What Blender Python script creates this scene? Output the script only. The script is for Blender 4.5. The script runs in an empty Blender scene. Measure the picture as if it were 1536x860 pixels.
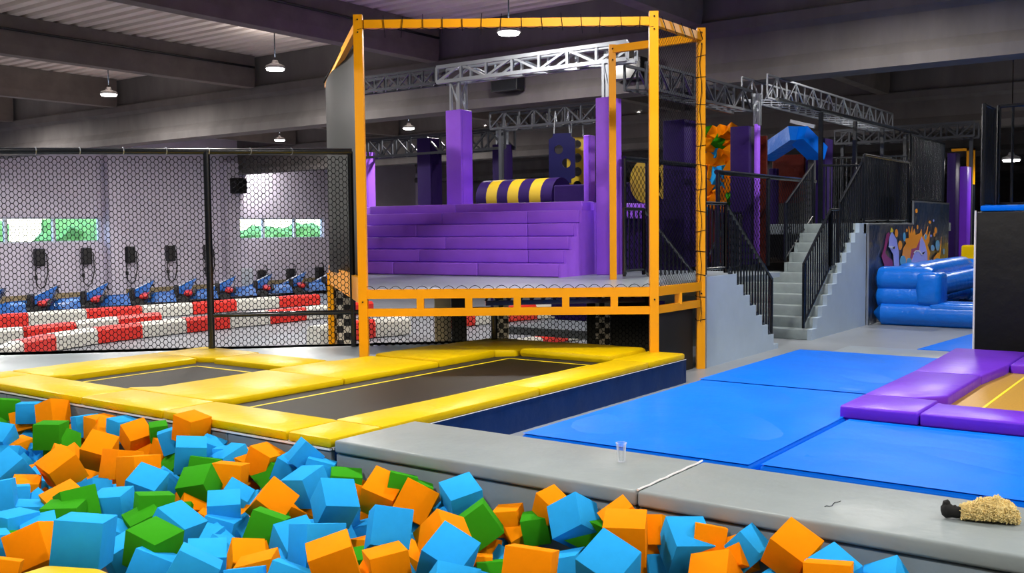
import bpy, bmesh, math, random
from math import sin, cos, tan, pi, radians, sqrt, atan2, exp
from mathutils import Vector, Matrix, Quaternion
sc = bpy.context.scene
COL = sc.collection
random.seed(7)

# ---------------------------------------------------------------- camera
F, YAW, PIT, ROL, H = 1484.0, radians(36.14), radians(3.346), radians(-0.577), 1.5
_r = Vector((cos(YAW), sin(YAW), 0)); FW = Vector((-sin(YAW)*cos(PIT), cos(YAW)*cos(PIT), -sin(PIT)))
_u = _r.cross(FW); RT = _r*cos(ROL) + _u*sin(ROL); UP = -_r*sin(ROL) + _u*cos(ROL)
CAM = Vector((0, 0, H))
cd = bpy.data.cameras.new('camera'); cam = bpy.data.objects.new('camera', cd); COL.objects.link(cam)
cd.sensor_width = 36; cd.lens = F/1536*36; cd.clip_start = .05; cd.clip_end = 300
cam.matrix_world = Matrix(((RT.x, UP.x, -FW.x, CAM.x), (RT.y, UP.y, -FW.y, CAM.y), (RT.z, UP.z, -FW.z, CAM.z), (0, 0, 0, 1)))
sc.camera = cam
# ---------------------------------------------------------------- world, exposure
w = bpy.data.worlds.new('sky'); sc.world = w; w.use_nodes = True
nt = w.node_tree; bg = nt.nodes['Background']
sky = nt.nodes.new('ShaderNodeTexSky'); sky.sky_type = 'NISHITA'; sky.sun_disc = False
sky.sun_elevation = radians(48); sky.sun_rotation = radians(100)
nt.links.new(sky.outputs[0], bg.inputs[0]); bg.inputs[1].default_value = 1.6
vs = sc.view_settings; vs.view_transform = 'Standard'; vs.look = 'None'; vs.exposure = -0.06; vs.gamma = 1.0; vs.use_curve_mapping = False
LAMP_W = 200.0      # watts of each high-bay lamp

# ---------------------------------------------------------------- helpers
def at(px, py, **k):
    """a pixel of the photograph carried out to a known plane of the building: x=, y= or z="""
    d = RT*(px-768) + UP*(430-py) + FW*F
    (a, v), = k.items(); i = 'xyz'.index(a)
    return CAM + d*((v-CAM[i])/d[i])
def mat(name, col, rough=.5, metal=0, emit=None, es=1, spec=.5, noise=0, nscale=8, bump=0, bscale=30, coat=0, stretch=None, col2=None, alpha=None, bdist=.004):
    m = bpy.data.materials.new(name); m.use_nodes = True; t = m.node_tree; b = t.nodes['Principled BSDF']
    b.inputs['Base Color'].default_value = (*col, 1); b.inputs['Roughness'].default_value = rough
    b.inputs['Metallic'].default_value = metal; b.inputs['Specular IOR Level'].default_value = spec
    if coat: b.inputs['Coat Weight'].default_value = coat; b.inputs['Coat Roughness'].default_value = .15
    if emit: b.inputs['Emission Color'].default_value = (*emit, 1); b.inputs['Emission Strength'].default_value = es
    if noise or bump:
        tc = t.nodes.new('ShaderNodeTexCoord'); src = tc.outputs['Object']
        if stretch:
            mp = t.nodes.new('ShaderNodeMapping'); mp.inputs['Scale'].default_value = stretch
            t.links.new(src, mp.inputs[0]); src = mp.outputs[0]
    if noise:
        n = t.nodes.new('ShaderNodeTexNoise'); n.inputs['Scale'].default_value = nscale; n.inputs['Detail'].default_value = 6; n.inputs['Roughness'].default_value = .6
        t.links.new(src, n.inputs['Vector'])
        r = t.nodes.new('ShaderNodeValToRGB'); r.color_ramp.elements[0].position = .3; r.color_ramp.elements[1].position = .72
        c2 = col2 or tuple(c*(1-noise) for c in col)
        r.color_ramp.elements[0].color = (*c2, 1); r.color_ramp.elements[1].color = (*col, 1)
        t.links.new(n.outputs['Fac'], r.inputs[0]); t.links.new(r.outputs[0], b.inputs['Base Color'])
    if bump:
        n2 = t.nodes.new('ShaderNodeTexNoise'); n2.inputs['Scale'].default_value = bscale; n2.inputs['Detail'].default_value = 4
        t.links.new(src, n2.inputs['Vector'])
        bp = t.nodes.new('ShaderNodeBump'); bp.inputs['Strength'].default_value = bump; bp.inputs['Distance'].default_value = bdist
        t.links.new(n2.outputs['Fac'], bp.inputs['Height']); t.links.new(bp.outputs[0], b.inputs['Normal'])
    return m
def vinyl(name, col, rough=.33, bump=.5, spec=.12): return mat(name, col, rough, noise=.12, nscale=3, bump=bump, bscale=4.5, bdist=.02, spec=spec)

M = dict(
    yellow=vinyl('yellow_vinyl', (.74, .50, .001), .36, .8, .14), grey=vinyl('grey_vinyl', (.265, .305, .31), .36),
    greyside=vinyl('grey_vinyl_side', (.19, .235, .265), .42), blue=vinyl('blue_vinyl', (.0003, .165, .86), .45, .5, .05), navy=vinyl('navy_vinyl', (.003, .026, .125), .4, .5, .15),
    purple=vinyl('purple_vinyl', (.36, .12, .90), .42, .35), purple2=vinyl('purple_pad', (.17, .035, .66), .34, .5, .14),
    deck=mat('grey_deck', (.34, .40, .44), .3, noise=.15, nscale=2, bump=.2, bscale=90),
    bed=mat('jump_bed', (.016, .0125, .007), .45, noise=.45, nscale=2.5, bump=.5, bscale=220, spec=.16), bedline=mat('bed_line', (.85, .68, .01), .5),
    goldbed=mat('gold_bed', (.50, .27, .02), .45, noise=.2, nscale=60), gap=mat('black_edge', (.008, .008, .008), .6),
    white=mat('white_trim', (.75, .75, .75), .4),
    orange_steel=mat('orange_steel', (.84, .34, .002), .4, spec=.25), bolt=mat('dark_bolt', (.02, .02, .02), .4, metal=.8),
    black_steel=mat('black_steel', (.006, .008, .012), .22, spec=.7), black=mat('black_tarp', (.004, .004, .004), .55, spec=.25, bump=.6, bscale=3, bdist=.03),
    net=mat('net_cord', (.003, .003, .006), .8, spec=.1), greytarp=mat('grey_tarp', (.009, .010, .0095), .7, bump=.2, bscale=3),
    alu=mat('truss_aluminium', (.42, .45, .50), .32, metal=.85), steel_dark=mat('truss_dark', (.07, .075, .09), .4, metal=.6),
    concrete=mat('concrete', (.15, .138, .135), .85, noise=.3, nscale=2.2, bump=.35, bscale=40, stretch=(1, 1, .35)),
    concrete2=mat('concrete_beam', (.17, .145, .13), .85, noise=.3, nscale=2.5, bump=.35, bscale=40),
    decking=mat('roof_deck', (.70, .61, .56), .6, metal=.0, noise=.2, nscale=.7), wall=mat('painted_wall', (.60, .56, .68), .8, noise=.1, nscale=1.5),
    dado=mat('wall_base', (.32, .25, .14), .8, noise=.2, nscale=4), farwall=mat('far_wall', (.16, .14, .14), .9, noise=.2, nscale=1),
    floor=mat('grey_floor', (.27, .30, .33), .35, noise=.22, nscale=1.6, bump=.15, bscale=60), track=mat('track_floor', (.20, .21, .24), .5, noise=.25, nscale=.8),
    pitfloor=mat('pit_floor', (.03, .03, .035), .9, noise=.3, nscale=6),  # near-black colour makes gaps between the cubes read as shadow
    stair=mat('stair_paint', (.30, .36, .37), .45, noise=.25, nscale=6), stairside=mat('stair_side', (.42, .53, .66), .5, noise=.12, nscale=2.5),
    frame=mat('window_frame', (.55, .6, .68), .4), red=mat('barrier_red', (.72, .03, .02), .4), whitep=mat('barrier_white', (.66, .66, .60), .4),
    kblue=mat('kart_blue', (.015, .12, .45), .25, coat=.5), kblack=mat('kart_black', (.012, .012, .014), .5), kred=mat('kart_red', (.55, .02, .02), .35), kwhite=mat('kart_white', (.8, .82, .86), .3),
    dark_blue=mat('dark_blue_board', (.006, .006, .06), .5, spec=.15), boardy=mat('yellow_board', (.50, .34, .006), .5), dpurple=vinyl('dim_purple_vinyl', (.022, .008, .085), .5),  # dpurple: purple vinyl with the dimness of the back zone in its colour
    infl=mat('inflatable_blue', (.004, .16, .72), .3, spec=.3, bump=.5, bscale=7, bdist=.03, coat=.2), redwall=mat('red_padding', (.085, .010, .005), .6, spec=.12, bump=.8, bscale=6, bdist=.05),
    foam_o=mat('orange_foam', (.95, .27, .001), .85, noise=.06, nscale=5, bump=.25, bscale=260, spec=.05),
    foam_b=mat('blue_foam', (.022, .37, .84), .85, noise=.06, nscale=5, bump=.25, bscale=260, spec=.05),
    foam_g=mat('green_foam', (.035, .30, .008), .85, noise=.06, nscale=5, bump=.25, bscale=260, spec=.05),
    lampw=mat('lamp_glow', (1, 1, 1), .5, emit=(1, .97, .92), es=28), lampb=mat('lamp_housing', (.35, .35, .36), .4, metal=.6),
    leaf=mat('hedge_leaf', (.16, .42, .10), .7, noise=.6, nscale=3), outside=mat('outside_paving', (.5, .5, .48), .8, noise=.2, nscale=.3),
    wool=mat('cream_wool', (.95, .76, .34), .95, noise=.25, nscale=40, bump=.8, bscale=120, bdist=.006), hoof=mat('black_plush', (.006, .006, .006), .9),
    ck_white=mat('check_white', (.62, .58, .48), .5), ck_black=mat('check_black', (.015, .015, .014), .5), sand=mat('sand_panel', (.55, .47, .30), .6))
g = bpy.data.materials.new('window_glass'); g.use_nodes = True; t = g.node_tree
tr = t.nodes.new('ShaderNodeBsdfTransparent'); gl = t.nodes.new('ShaderNodeBsdfGlossy'); gl.inputs['Roughness'].default_value = .02; mx = t.nodes.new('ShaderNodeMixShader'); mx.inputs[0].default_value = .06
t.links.new(tr.outputs[0], mx.inputs[1]); t.links.new(gl.outputs[0], mx.inputs[2]); t.links.new(mx.outputs[0], t.nodes['Material Output'].inputs[0]); M['glass'] = g
g = bpy.data.materials.new('clear_plastic'); g.use_nodes = True; t = g.node_tree
tr = t.nodes.new('ShaderNodeBsdfTransparent'); tr.inputs[0].default_value = (.93, .95, .97, 1); gl = t.nodes.new('ShaderNodeBsdfPrincipled'); gl.inputs['Base Color'].default_value = (.85, .88, .92, 1); gl.inputs['Roughness'].default_value = .12
lw = t.nodes.new('ShaderNodeLayerWeight'); lw.inputs[0].default_value = .55; mx = t.nodes.new('ShaderNodeMixShader')
t.links.new(lw.outputs['Facing'], mx.inputs[0]); t.links.new(tr.outputs[0], mx.inputs[1]); t.links.new(gl.outputs[0], mx.inputs[2]); t.links.new(mx.outputs[0], t.nodes['Material Output'].inputs[0]); M['clear'] = g

def tag(o, label=None, cat=None, group=None, kind=None):
    for k, v in (('label', label), ('category', cat), ('group', group), ('kind', kind)):
        if v: o[k] = v
    return o
def wloc(o):
    v = Vector((0, 0, 0))
    while o: v = v + o.location; o = o.parent
    return v
def empty(name, loc, label, cat, group=None):
    o = bpy.data.objects.new(name, None); COL.objects.link(o); o.location = loc; o.empty_display_size = .1
    return tag(o, label, cat, group)
class MB:
    """collects shapes given in world coordinates, then links them as one mesh object"""
    def __init__(s): s.v = []; s.f = []
    def add(s, vs, fs):
        n = len(s.v); s.v += [Vector(v) for v in vs]; s.f += [tuple(i+n for i in f) for f in fs]; return s
    def box(s, a, b, rz=0, c=None):
        x0, y0, z0 = a; x1, y1, z1 = b
        vs = [Vector((x, y, z)) for z in (z0, z1) for x, y in ((x0, y0), (x1, y0), (x1, y1), (x0, y1))]
        if rz:
            c = Vector(c) if c else Vector(((x0+x1)/2, (y0+y1)/2, 0)); R = Matrix.Rotation(rz, 3, 'Z')
            c.z = 0; vs = [R @ (v-c) + c for v in vs]
        return s.add(vs, [(3, 2, 1, 0), (4, 5, 6, 7), (0, 1, 5, 4), (1, 2, 6, 5), (2, 3, 7, 6), (3, 0, 4, 7)])
    def rbox(s, a, b, r=.02, seg=2, rz=0, c=None):
        t_ = MB().box(a, b, rz, c); return s.bev(t_, r, seg)
    def bev(s, t_, r, seg=2):
        bm = bmesh.new(); vv = [bm.verts.new(v) for v in t_.v]
        for f in t_.f: bm.faces.new([vv[i] for i in f])
        bmesh.ops.recalc_face_normals(bm, faces=bm.faces)
        bmesh.ops.bevel(bm, geom=list(bm.edges), offset=r, segments=seg, affect='EDGES', profile=.5, clamp_overlap=True)
        bm.verts.index_update()
        s.add([v.co.copy() for v in bm.verts], [tuple(v.index for v in f.verts) for f in bm.faces]); bm.free(); return s
    def prism(s, poly, z0, z1, r=0, seg=2):
        n = len(poly); a = sum(poly[i][0]*poly[(i+1) % n][1]-poly[(i+1) % n][0]*poly[i][1] for i in range(n))
        if a < 0: poly = poly[::-1]
        t_ = MB().add([(x, y, z0) for x, y in poly] + [(x, y, z1) for x, y in poly],
                      [tuple(range(n))[::-1], tuple(range(n, 2*n))] + [(i, (i+1) % n, n+(i+1) % n, n+i) for i in range(n)])
        return s.bev(t_, r, seg) if r else s.add(t_.v, t_.f)
    def slab(s, pts, nrm, th):
        """flat polygon (3-D points) given thickness th along nrm"""
        n = len(pts); nrm = Vector(nrm)*th; P_ = [Vector(p) for p in pts]
        return s.add(P_ + [p+nrm for p in P_], [tuple(range(n))[::-1], tuple(range(n, 2*n))] + [(i, (i+1) % n, n+(i+1) % n, n+i) for i in range(n)])
    def tube(s, pts, r, k=6, closed=False, cap=True):
        pts = [Vector(p) for p in pts]; n = len(pts); vs = []; fs = []
        d0 = (pts[1]-pts[0]).normalized(); nr = d0.orthogonal().normalized()
        if abs(d0.z) < .99: nr = Vector((0, 0, 1)).cross(d0).normalized()
        for i in range(n):
            a = pts[(i-1) % n] if (closed or i) else pts[i]; b = pts[(i+1) % n] if (closed or i < n-1) else pts[i]
            d = (b-a).normalized(); nr = (nr - d*nr.dot(d)).normalized(); bi = d.cross(nr)
            rr = r[i] if isinstance(r, (list, tuple)) else r
            vs += [pts[i] + (nr*cos(2*pi*j/k+pi/k) + bi*sin(2*pi*j/k+pi/k))*rr for j in range(k)]
        for i in range(n if closed else n-1):
            for j in range(k):
                fs.append((i*k+j, i*k+(j+1) % k, ((i+1) % n)*k+(j+1) % k, ((i+1) % n)*k+j))
        if cap and not closed: fs += [tuple(range(k))[::-1], tuple((n-1)*k+j for j in range(k))]
        return s.add(vs, fs)
    def beam(s, a, b, w_, h_, up=(0, 0, 1)):
        a = Vector(a); b = Vector(b); d = (b-a).normalized(); up = Vector(up)
        if abs(d.dot(up)) > .98: up = Vector((1, 0, 0))
        sd = d.cross(up).normalized()*w_/2; u_ = sd.cross(d).normalized()*h_/2
        return s.add([p+q for p in (a, b) for q in (-sd-u_, sd-u_, sd+u_, -sd+u_)], [(0, 1, 2, 3), (7, 6, 5, 4), (0, 4, 5, 1), (1, 5, 6, 2), (2, 6, 7, 3), (3, 7, 4, 0)])
    def lathe(s, prof, c, k=24):
        c = Vector(c); vs = []; fs = []
        for r, z in prof: vs += [c + Vector((r*cos(2*pi*j/k), r*sin(2*pi*j/k), z)) for j in range(k)]
        for i in range(len(prof)-1):
            for j in range(k): fs.append((i*k+j, i*k+(j+1) % k, (i+1)*k+(j+1) % k, (i+1)*k+j))
        return s.add(vs, fs)
    def build(s, name, m, parent=None, smooth=False, origin=None):
        me = bpy.data.meshes.new(name); o = bpy.data.objects.new(name, me); COL.objects.link(o)
        if parent: off = wloc(parent); o.parent = parent
        else:
            if origin is None:
                lo = [min(v[i] for v in s.v) for i in range(3)]; hi = [max(v[i] for v in s.v) for i in range(3)]
                origin = ((lo[0]+hi[0])/2, (lo[1]+hi[1])/2, lo[2])
            off = Vector(origin); o.location = off
        me.from_pydata([v-off for v in s.v], [], s.f); me.materials.append(m)
        bm = bmesh.new(); bm.from_mesh(me); bmesh.ops.recalc_face_normals(bm, faces=bm.faces); bm.to_mesh(me); bm.free()
        if smooth:
            me.shade_smooth()
            try: me.set_sharp_from_angle(angle=radians(40))
            except Exception: pass
        return o
def copy_tree(o, parent=None, loc=None):
    c = o.copy(); COL.objects.link(c)
    if parent: c.parent = parent
    if loc is not None: c.location = loc
    for ch in list(o.children): copy_tree(ch, c)
    return c
def inst(src, name, parent, loc):
    """another piece sharing src's mesh"""
    o = bpy.data.objects.new(name, src.data); COL.objects.link(o); o.parent = parent; o.location = Vector(loc)-wloc(parent); return o
def struct(o, label=None): o['kind'] = 'structure'; return o if not label else tag(o, label)
ORD = 'first second third fourth fifth sixth seventh eighth ninth tenth eleventh twelfth thirteenth fourteenth fifteenth sixteenth seventeenth eighteenth nineteenth twentieth'.split()
ORD += ['twenty-'+o for o in ORD[:9]] + ['thirtieth']
def at_px(p):
    """where a point of the scene shows in the picture"""
    q = Vector(p)-CAM; w_ = q.dot(FW); return 768+F*q.dot(RT)/w_, 430-F*q.dot(UP)/w_
# ---------------------------------------------------------------- the hall
KF = -0.9                       # kart hall floor, lower than the trampoline floor
struct(MB().box((-33.5, -9, KF-.2), (-4.8, 63, KF)).build('floor', M['track']))
fl = MB().box((-4.8, 4.64, -.12), (14, 63, 0)).box((-9, 12.2, -.12), (-4.8, 63, 0)).box((-12, -9, -.12), (14, .3, 0))
struct(fl.build('floor', M['floor']))
struct(MB().box((-11, .3, -.75), (6, 4.0, -.4)).build('floor', M['pitfloor']))
# corrugated roof deck, ribs running along x
prof = []; y = -9.0
while y < 63:
    prof += [(y, 5.42), (y+.16, 5.42), (y+.19, 5.49), (y+.29, 5.49)]; y += .32
vs = [(x, py, pz) for x in (-33.5, 14) for py, pz in prof]; n = len(prof)
struct(MB().add(vs, [(i, i+1, n+i+1, n+i) for i in range(n-1)]).build('ceiling', M['decking']))
struct(MB().box((-33.5, -9, 5.56), (14, 63, 5.7)).build('ceiling', M['decking']))
# main concrete beams (along x) with a lower flange and a ledge, and the joists (along y) resting on them
for yb in (4.4, 15.0, 25.6, 36.2, 46.8, 57.4):
    pr = [(-.26, 3.76), (.26, 3.76), (.26, 3.93), (.13, 4.1), (.13, 4.5), (.24, 4.58), (.24, 4.74), (.14, 4.78), (.14, 5.42), (-.14, 5.42), (-.14, 4.78), (-.24, 4.74), (-.24, 4.58), (-.13, 4.5), (-.13, 4.1), (-.26, 3.93)]
    k = len(pr); vs = [(x, yb+a, z) for x in (-33, 14) for a, z in pr]
    struct(MB().add(vs, [tuple(range(k)), tuple(range(k, 2*k))] + [(i, (i+1) % k, k+(i+1) % k, k+i) for i in range(k)]).build('trim', M['concrete']))
ys = (-8.8, 4.4, 15.0, 25.6, 36.2, 46.8, 57.4)
for xb in (-28.6, -23.4, -18.0, -12.6, -7.1, -1.7, 3.7, 9.1):
    for a, b in zip(ys, ys[1:]):
        pr = [(-.13, 4.72), (.13, 4.72), (.16, 4.9), (.16, 5.42), (-.16, 5.42), (-.16, 4.9)]; k = 6
        vs = [(xb+q, yy, z) for yy in (a+.26, b-.26) for q, z in pr]
        struct(MB().add(vs, [tuple(range(k)), tuple(range(k, 2*k))] + [(i, (i+1) % k, k+(i+1) % k, k+i) for i in range(k)]).build('trim', M['concrete2']))
        if xb in (-18.0, -12.6) and a == 4.4:   # conduit clipped along the joist
            cb = MB().tube([(xb+.19, yy, 5.16) for yy in (a+.4, b-.3)], .025).build('conduit', M['black_steel'])
            tag(cb, 'thin dark conduit along concrete joist %s' % ('nearest the lit pendant over the cage' if xb > -15 else 'above the middle pendant lamp'), 'conduit')
# left wall with two window bands
XW = -32.0
def wallx(b, y0, y1, z0, z1): b.box((XW-.25, y0, z0), (XW, y1, z1))
wl = MB(); bands = [(6.2, 19.5), (25.25, 30.0)]
wallx(wl, -9, 63, KF, 1.19); wallx(wl, -9, 63, 2.03, 5.6); wallx(wl, -9, 6.2, 1.19, 2.03); wallx(wl, 19.5, 25.25, 1.19, 2.03); wallx(wl, 30.0, 63, 1.19, 2.03)
struct(wl.build('wall_left', M['wall']))
struct(MB().box((XW, -9, KF), (XW+.03, 63, -.52)).build('baseboard_left', M['dado']))
for i, (a, b, edges) in enumerate(((6.2, 19.5, [6.2, 7.95, 9.7, 11.45, 13.2, 14.9, 16.22, 17.85, 19.5]), (25.25, 30.0, [25.25, 26.75, 28.4, 30.0]))):
    wf = MB()
    wf.box((XW-.18, a, 1.19), (XW-.06, b, 1.24)).box((XW-.18, a, 1.98), (XW-.06, b, 2.03))
    for e in edges: wf.box((XW-.18, e-.05 if e > a else e, 1.24), (XW-.06, e+.05 if e < b else e, 1.98))
    wo = struct(wf.build('window_%d' % (i+1), M['frame']))
    for e0, e1 in zip(edges, edges[1:]): MB().box((XW-.13, e0+.05, 1.24), (XW-.11, e1-.05, 1.98)).build('pane', M['glass'], wo)
for i, (y0, y1) in enumerate(((19.6, 20.15), (24.6, 25.2), (9.0, 9.5), (36, 36.5))):
    struct(MB().box((XW, y0, KF), (XW+.38, y1, 4.2)).build('trim', M['wall']))
struct(MB().box((-33.5, 63, KF), (14, 63.2, 5.6)).build('wall_back', M['farwall']))
struct(MB().box((14, -9, -.2), (14.2, 63, 5.6)).build('wall_right', M['farwall']))
struct(MB().box((-33.5, -9.2, KF), (14, -9, 5.6)).build('wall_front', M['farwall']))
# outside the windows: paving and a row of shrubs
struct(MB().box((-75, -30, -.4), (XW-.3, 90, -.3)).build('ground', M['outside']))
random.seed(3)
shr = [(-41+random.uniform(-1.5, 1.5), 6+i*3.4+random.uniform(-.6, .6)) for i in range(17)]
for i, (x, y) in enumerate(shr):
    bm = bmesh.new(); bmesh.ops.create_icosphere(bm, subdivisions=3, radius=1.0)
    hz = random.uniform(1.3, 1.9) if y < 27 else random.uniform(.6, 1.25)
    mb = MB(); mb.add([Vector((v.co.x*1.7, v.co.y*1.8, v.co.z*hz))*(1+random.uniform(-.16, .16)) + Vector((x, y, -.3+hz*.8)) for v in bm.verts], [tuple(v.index for v in f.verts) for f in bm.faces]); bm.free()
    tag(mb.build('shrub', M['leaf']), 'green shrub outside the kart hall, %s along the row beyond the windows' % ORD[i], 'shrub', 'shrubs outside the windows')
# ---------------------------------------------------------------- high-bay pendant lamps
def lamp(x, y, z, label, group=None, watts=LAMP_W, glow=True):
    r = empty('pendant_lamp', (x, y, z), label, 'lamp', group)
    MB().lathe([(.001, .16), (.05, .16), (.07, .1), (.17, .06), (.19, .02), (.19, 0), (.001, 0)], (x, y, z), 20).build('lamp_housing', M['lampb'], r, True)
    MB().lathe([(.17, -.002), (.16, -.03), (.001, -.045)], (x, y, z), 20).build('lamp_lens', M['lampw'], r, True)
    MB().tube([(x, y, z+.15), (x, y, 5.42)], .012, 5).build('cord', M['black_steel'], r)
    ld = bpy.data.lights.new('lamp_light', 'AREA'); ld.shape = 'DISK'; ld.size = .34; ld.energy = watts; ld.color = (1, .96, .91)
    lo = bpy.data.objects.new('lamp_light', ld); COL.objects.link(lo); lo.parent = r; lo.location = (0, 0, -.06)
    ud = bpy.data.lights.new('ceiling_fill', 'AREA'); ud.shape = 'DISK'; ud.size = .3; ud.energy = watts*.13; ud.color = (1, .94, .88)  # upward fill added to brighten ceiling and beams; high-bays shine only down
    uo = bpy.data.objects.new('ceiling_fill', ud); COL.objects.link(uo); uo.parent = r; uo.location = (0, 0, .22); uo.rotation_euler = (pi, 0, 0)
    return r
vis = ['lit pendant lamp half cut off at the left edge of the picture', 'lit pendant lamp on a long cord under the lowest left joists', 'lit pendant lamp just left of the orange cage', 'lit pendant lamp hanging inside the top of the orange cage']
for x, l, w_ in zip((-26.4, -20.5, -14.9, -9.36), vis, (260, 260, 200, 130)): lamp(x, 12.8, 4.6, l, None, w_)
for yy, rn in ((6.6, 'middle'), (1.2, 'nearest')):
    for i, x in enumerate((-14.9, -9.4, -3.8, 1.8, 7.4)): lamp(x, yy, 4.6, 'overhead pendant lamp out of view, %s row, %s from left' % (rn, ORD[i]), 'pendant lamps overhead', LAMP_W)
for i, x in enumerate((-26.4, -20.5)): lamp(x, 6.6, 4.6, 'overhead pendant lamp out of view over the kart hall, %s from left' % ORD[i], 'pendant lamps overhead', 260)
for x, y, l in ((-31.0, 26.0, 'small far pendant lamp peeping over the black net fence'), (-25.2, 25.6, 'small far pendant lamp beside the left cage post'), (-19.6, 25.6, 'far pendant lamp behind the purple columns'), (-14, 25.6, 'far pendant lamp behind the striped roller')):
    lamp(x, y, 4.6, l, None, 200)
l_ = at(1517, 240, y=23.5); lamp(l_.x, l_.y, l_.z, 'bright far lamp between the bars at the right edge', None, 60)
for i, x in enumerate((-3.8, 1.8)): lamp(x, 12.8, 4.6, 'overhead pendant lamp out of view above the blue mats, %s from left' % ORD[i], 'pendant lamps overhead', 150)
k = 0
for yy, xs_, w_ in ((18.2, (-26.4, -20.5, -14.9), 250), (18.2, (-9.4, -3.8), 140), (22.8, (-26.4, -20.5), 170)):  # lamps added out of sight behind the beam to light wall and ceiling
    for x in xs_: lamp(x, yy, 4.6, 'added unseen lamp behind the long concrete beam, %s of seven' % ORD[k], 'added lamps behind the beam', w_); k += 1
# ---------------------------------------------------------------- twin trampoline with yellow pads
R0 = empty('twin_trampoline', (-6.6, 6.2, 0), 'two black trampoline beds framed by yellow pads on a navy base', 'trampoline')
PT = .285
def pad(poly, z1=PT, z0=.225, r=.018, m='yellow', parent=R0, name='pad'): return MB().prism(poly, z0, z1, r, 2).build(name, M[m], parent, True)
def rect(x0, y0, x1, y1): return [(x0, y0), (x1, y0), (x1, y1), (x0, y1)]
g_ = .006
for a, b in ((-8.78, -8.4), (-8.4, -6.9), (-6.9, -5.88), (-5.88, -4.62)):
    pad(rect(a+g_, 3.99, b-g_, 4.43))
pad([(-4.62+g_, 3.99), (-4.24, 3.99), (-4.24, 4.42), (-4.62+g_, 4.42)])
pad([(-8.78, 4.44), (-8.16, 4.44), (-8.05, 4.6), (-8.05, 5.86), (-8.2, 5.9), (-8.78, 5.9)])
pad([(-8.78, 5.91), (-8.1, 5.91), (-7.9, 6.0), (-7.9, 6.5), (-8.78, 6.52)])
pad(rect(-7.89, 5.93, -6.86, 6.44))
pad([(-7.02, 4.44), (-5.98, 4.44), (-5.88, 4.56), (-5.88, 5.7), (-6.84, 5.7), (-6.84, 4.62)])
pad([(-6.84, 5.71), (-5.88, 5.71), (-5.88, 6.9), (-6.74, 6.9), (-6.78, 6.45), (-6.84, 6.4)])
pad(rect(-6.7, 6.91, -5.88, 7.75), PT+.02)
pad([(-6.68, 7.76), (-5.88, 7.76), (-5.74, 7.9), (-5.72, 8.66), (-6.6, 8.68)], PT+.015)
pad(rect(-5.71, 7.92, -4.66, 8.64), PT+.03, r=.04)
pad([(-4.64, 7.9), (-4.24, 7.9), (-4.24, 8.62), (-4.64, 8.62)])
pad([(-4.66, 4.43), (-4.24, 4.43), (-4.24, 6.15), (-4.6, 6.15), (-4.66, 4.6)])
pad(rect(-4.6, 6.16, -4.24, 7.89))
for x0, y0, x1, y1 in ((-8.06, 4.42, -6.83, 5.93), (-5.89, 4.42, -4.64, 7.92)):
    bd = MB().box((x0+.2, y0+.05, .226), (x1-.05, y1-.2, .242)).build('jump_bed', M['bed'], R0)
    MB().box((x0-.1, y0-.1, .222), (x0+.2, y1+.1, .234)).box((x0+.2, y1-.2, .222), (x1+.1, y1+.1, .234)).box((x1-.05, y0-.1, .222), (x1+.1, y1-.2, .234)).box((x0+.2, y0-.1, .222), (x1-.05, y0+.05, .234)).build('spring_cover', M['gap'], R0)
    xa_, ya_, lw_ = x0+.22, y1-.22, .022
    MB().box((xa_, y0+.1, .242), (xa_+lw_, ya_, .2445)).box((xa_, ya_-lw_, .242), (x1-.1, ya_, .2445)).box((x1-.1-lw_, y0+.1, .242), (x1-.1, ya_-lw_, .2445)).box((xa_+lw_, y0+.1, .242), (x1-.1-lw_, y0+.1+lw_, .2445)).build('bed_line', M['bedline'], bd)
sk = MB()
ny = 40
pts = []
for i in range(ny+1):
    yy = 4.02+(8.62-4.02)*i/ny; o_ = .006*sin(i*1.7)+.004*sin(i*3.1)
    pts += [(-4.235+o_*.3, yy, 0), (-4.235+o_, yy, .12), (-4.24, yy, .226)]
sk.add(pts, [(3*i+j, 3*i+3+j, 3*i+4+j, 3*i+1+j) for i in range(ny) for j in (0, 1)])
sk.box((-6.6, 8.6, 0), (-4.24, 8.64, .226))
sk.build('skirt', M['navy'], R0, True)
MB().tube([(-4.236, 4.7, .226), (-4.236, 8.63, .226)], .003, 5).build('skirt_edge', M['white'], R0)
# raised grey deck behind the trampolines
dk = MB().prism([(-11.6, 3.99), (-8.79, 3.99), (-8.79, 6.53), (-7.9, 6.53), (-6.86, 6.46), (-6.8, 6.5), (-6.7, 8.68), (-6.45, 8.7), (-6.5, 8.62), (-11.3, 3.86)], .12, .262)
tag(dk.build('deck_platform', M['deck']), 'pale grey raised deck behind the yellow trampoline pads', 'platform')
# ---------------------------------------------------------------- foam pit: far wall panels and grey ledge pads
for i, (a, b) in enumerate(((-9.9, -8.0), (-8.0, -6.45), (-6.45, -5.2), (-5.2, -4.25))):
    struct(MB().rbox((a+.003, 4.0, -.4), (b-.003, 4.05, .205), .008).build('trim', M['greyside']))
struct(MB().box((-9.9, 3.992, .211), (-4.25, 4.02, .222)).build('trim', M['white']))
xs = (-4.21, -2.21, -.2, 1.8)
for i in range(3):
    a, b = xs[i]+.004, xs[i+1]-.004
    r_ = empty('ledge_pad', ((a+b)/2, 4.34, 0), 'grey vinyl-covered ledge at the pit rim, ' + ('left one holding the cup', 'middle one beyond the white seam', 'right one out of the picture')[i], 'pad')
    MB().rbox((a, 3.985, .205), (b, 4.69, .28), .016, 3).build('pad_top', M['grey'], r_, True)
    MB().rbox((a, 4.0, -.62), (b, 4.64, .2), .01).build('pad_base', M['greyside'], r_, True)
    if i: MB().tube([(a-.004, 4.0+.69*k/12, .281+.002*sin(k*2.2)) for k in range(13)], .006, 5).build('seam_tape', M['white'], r_)
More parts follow.
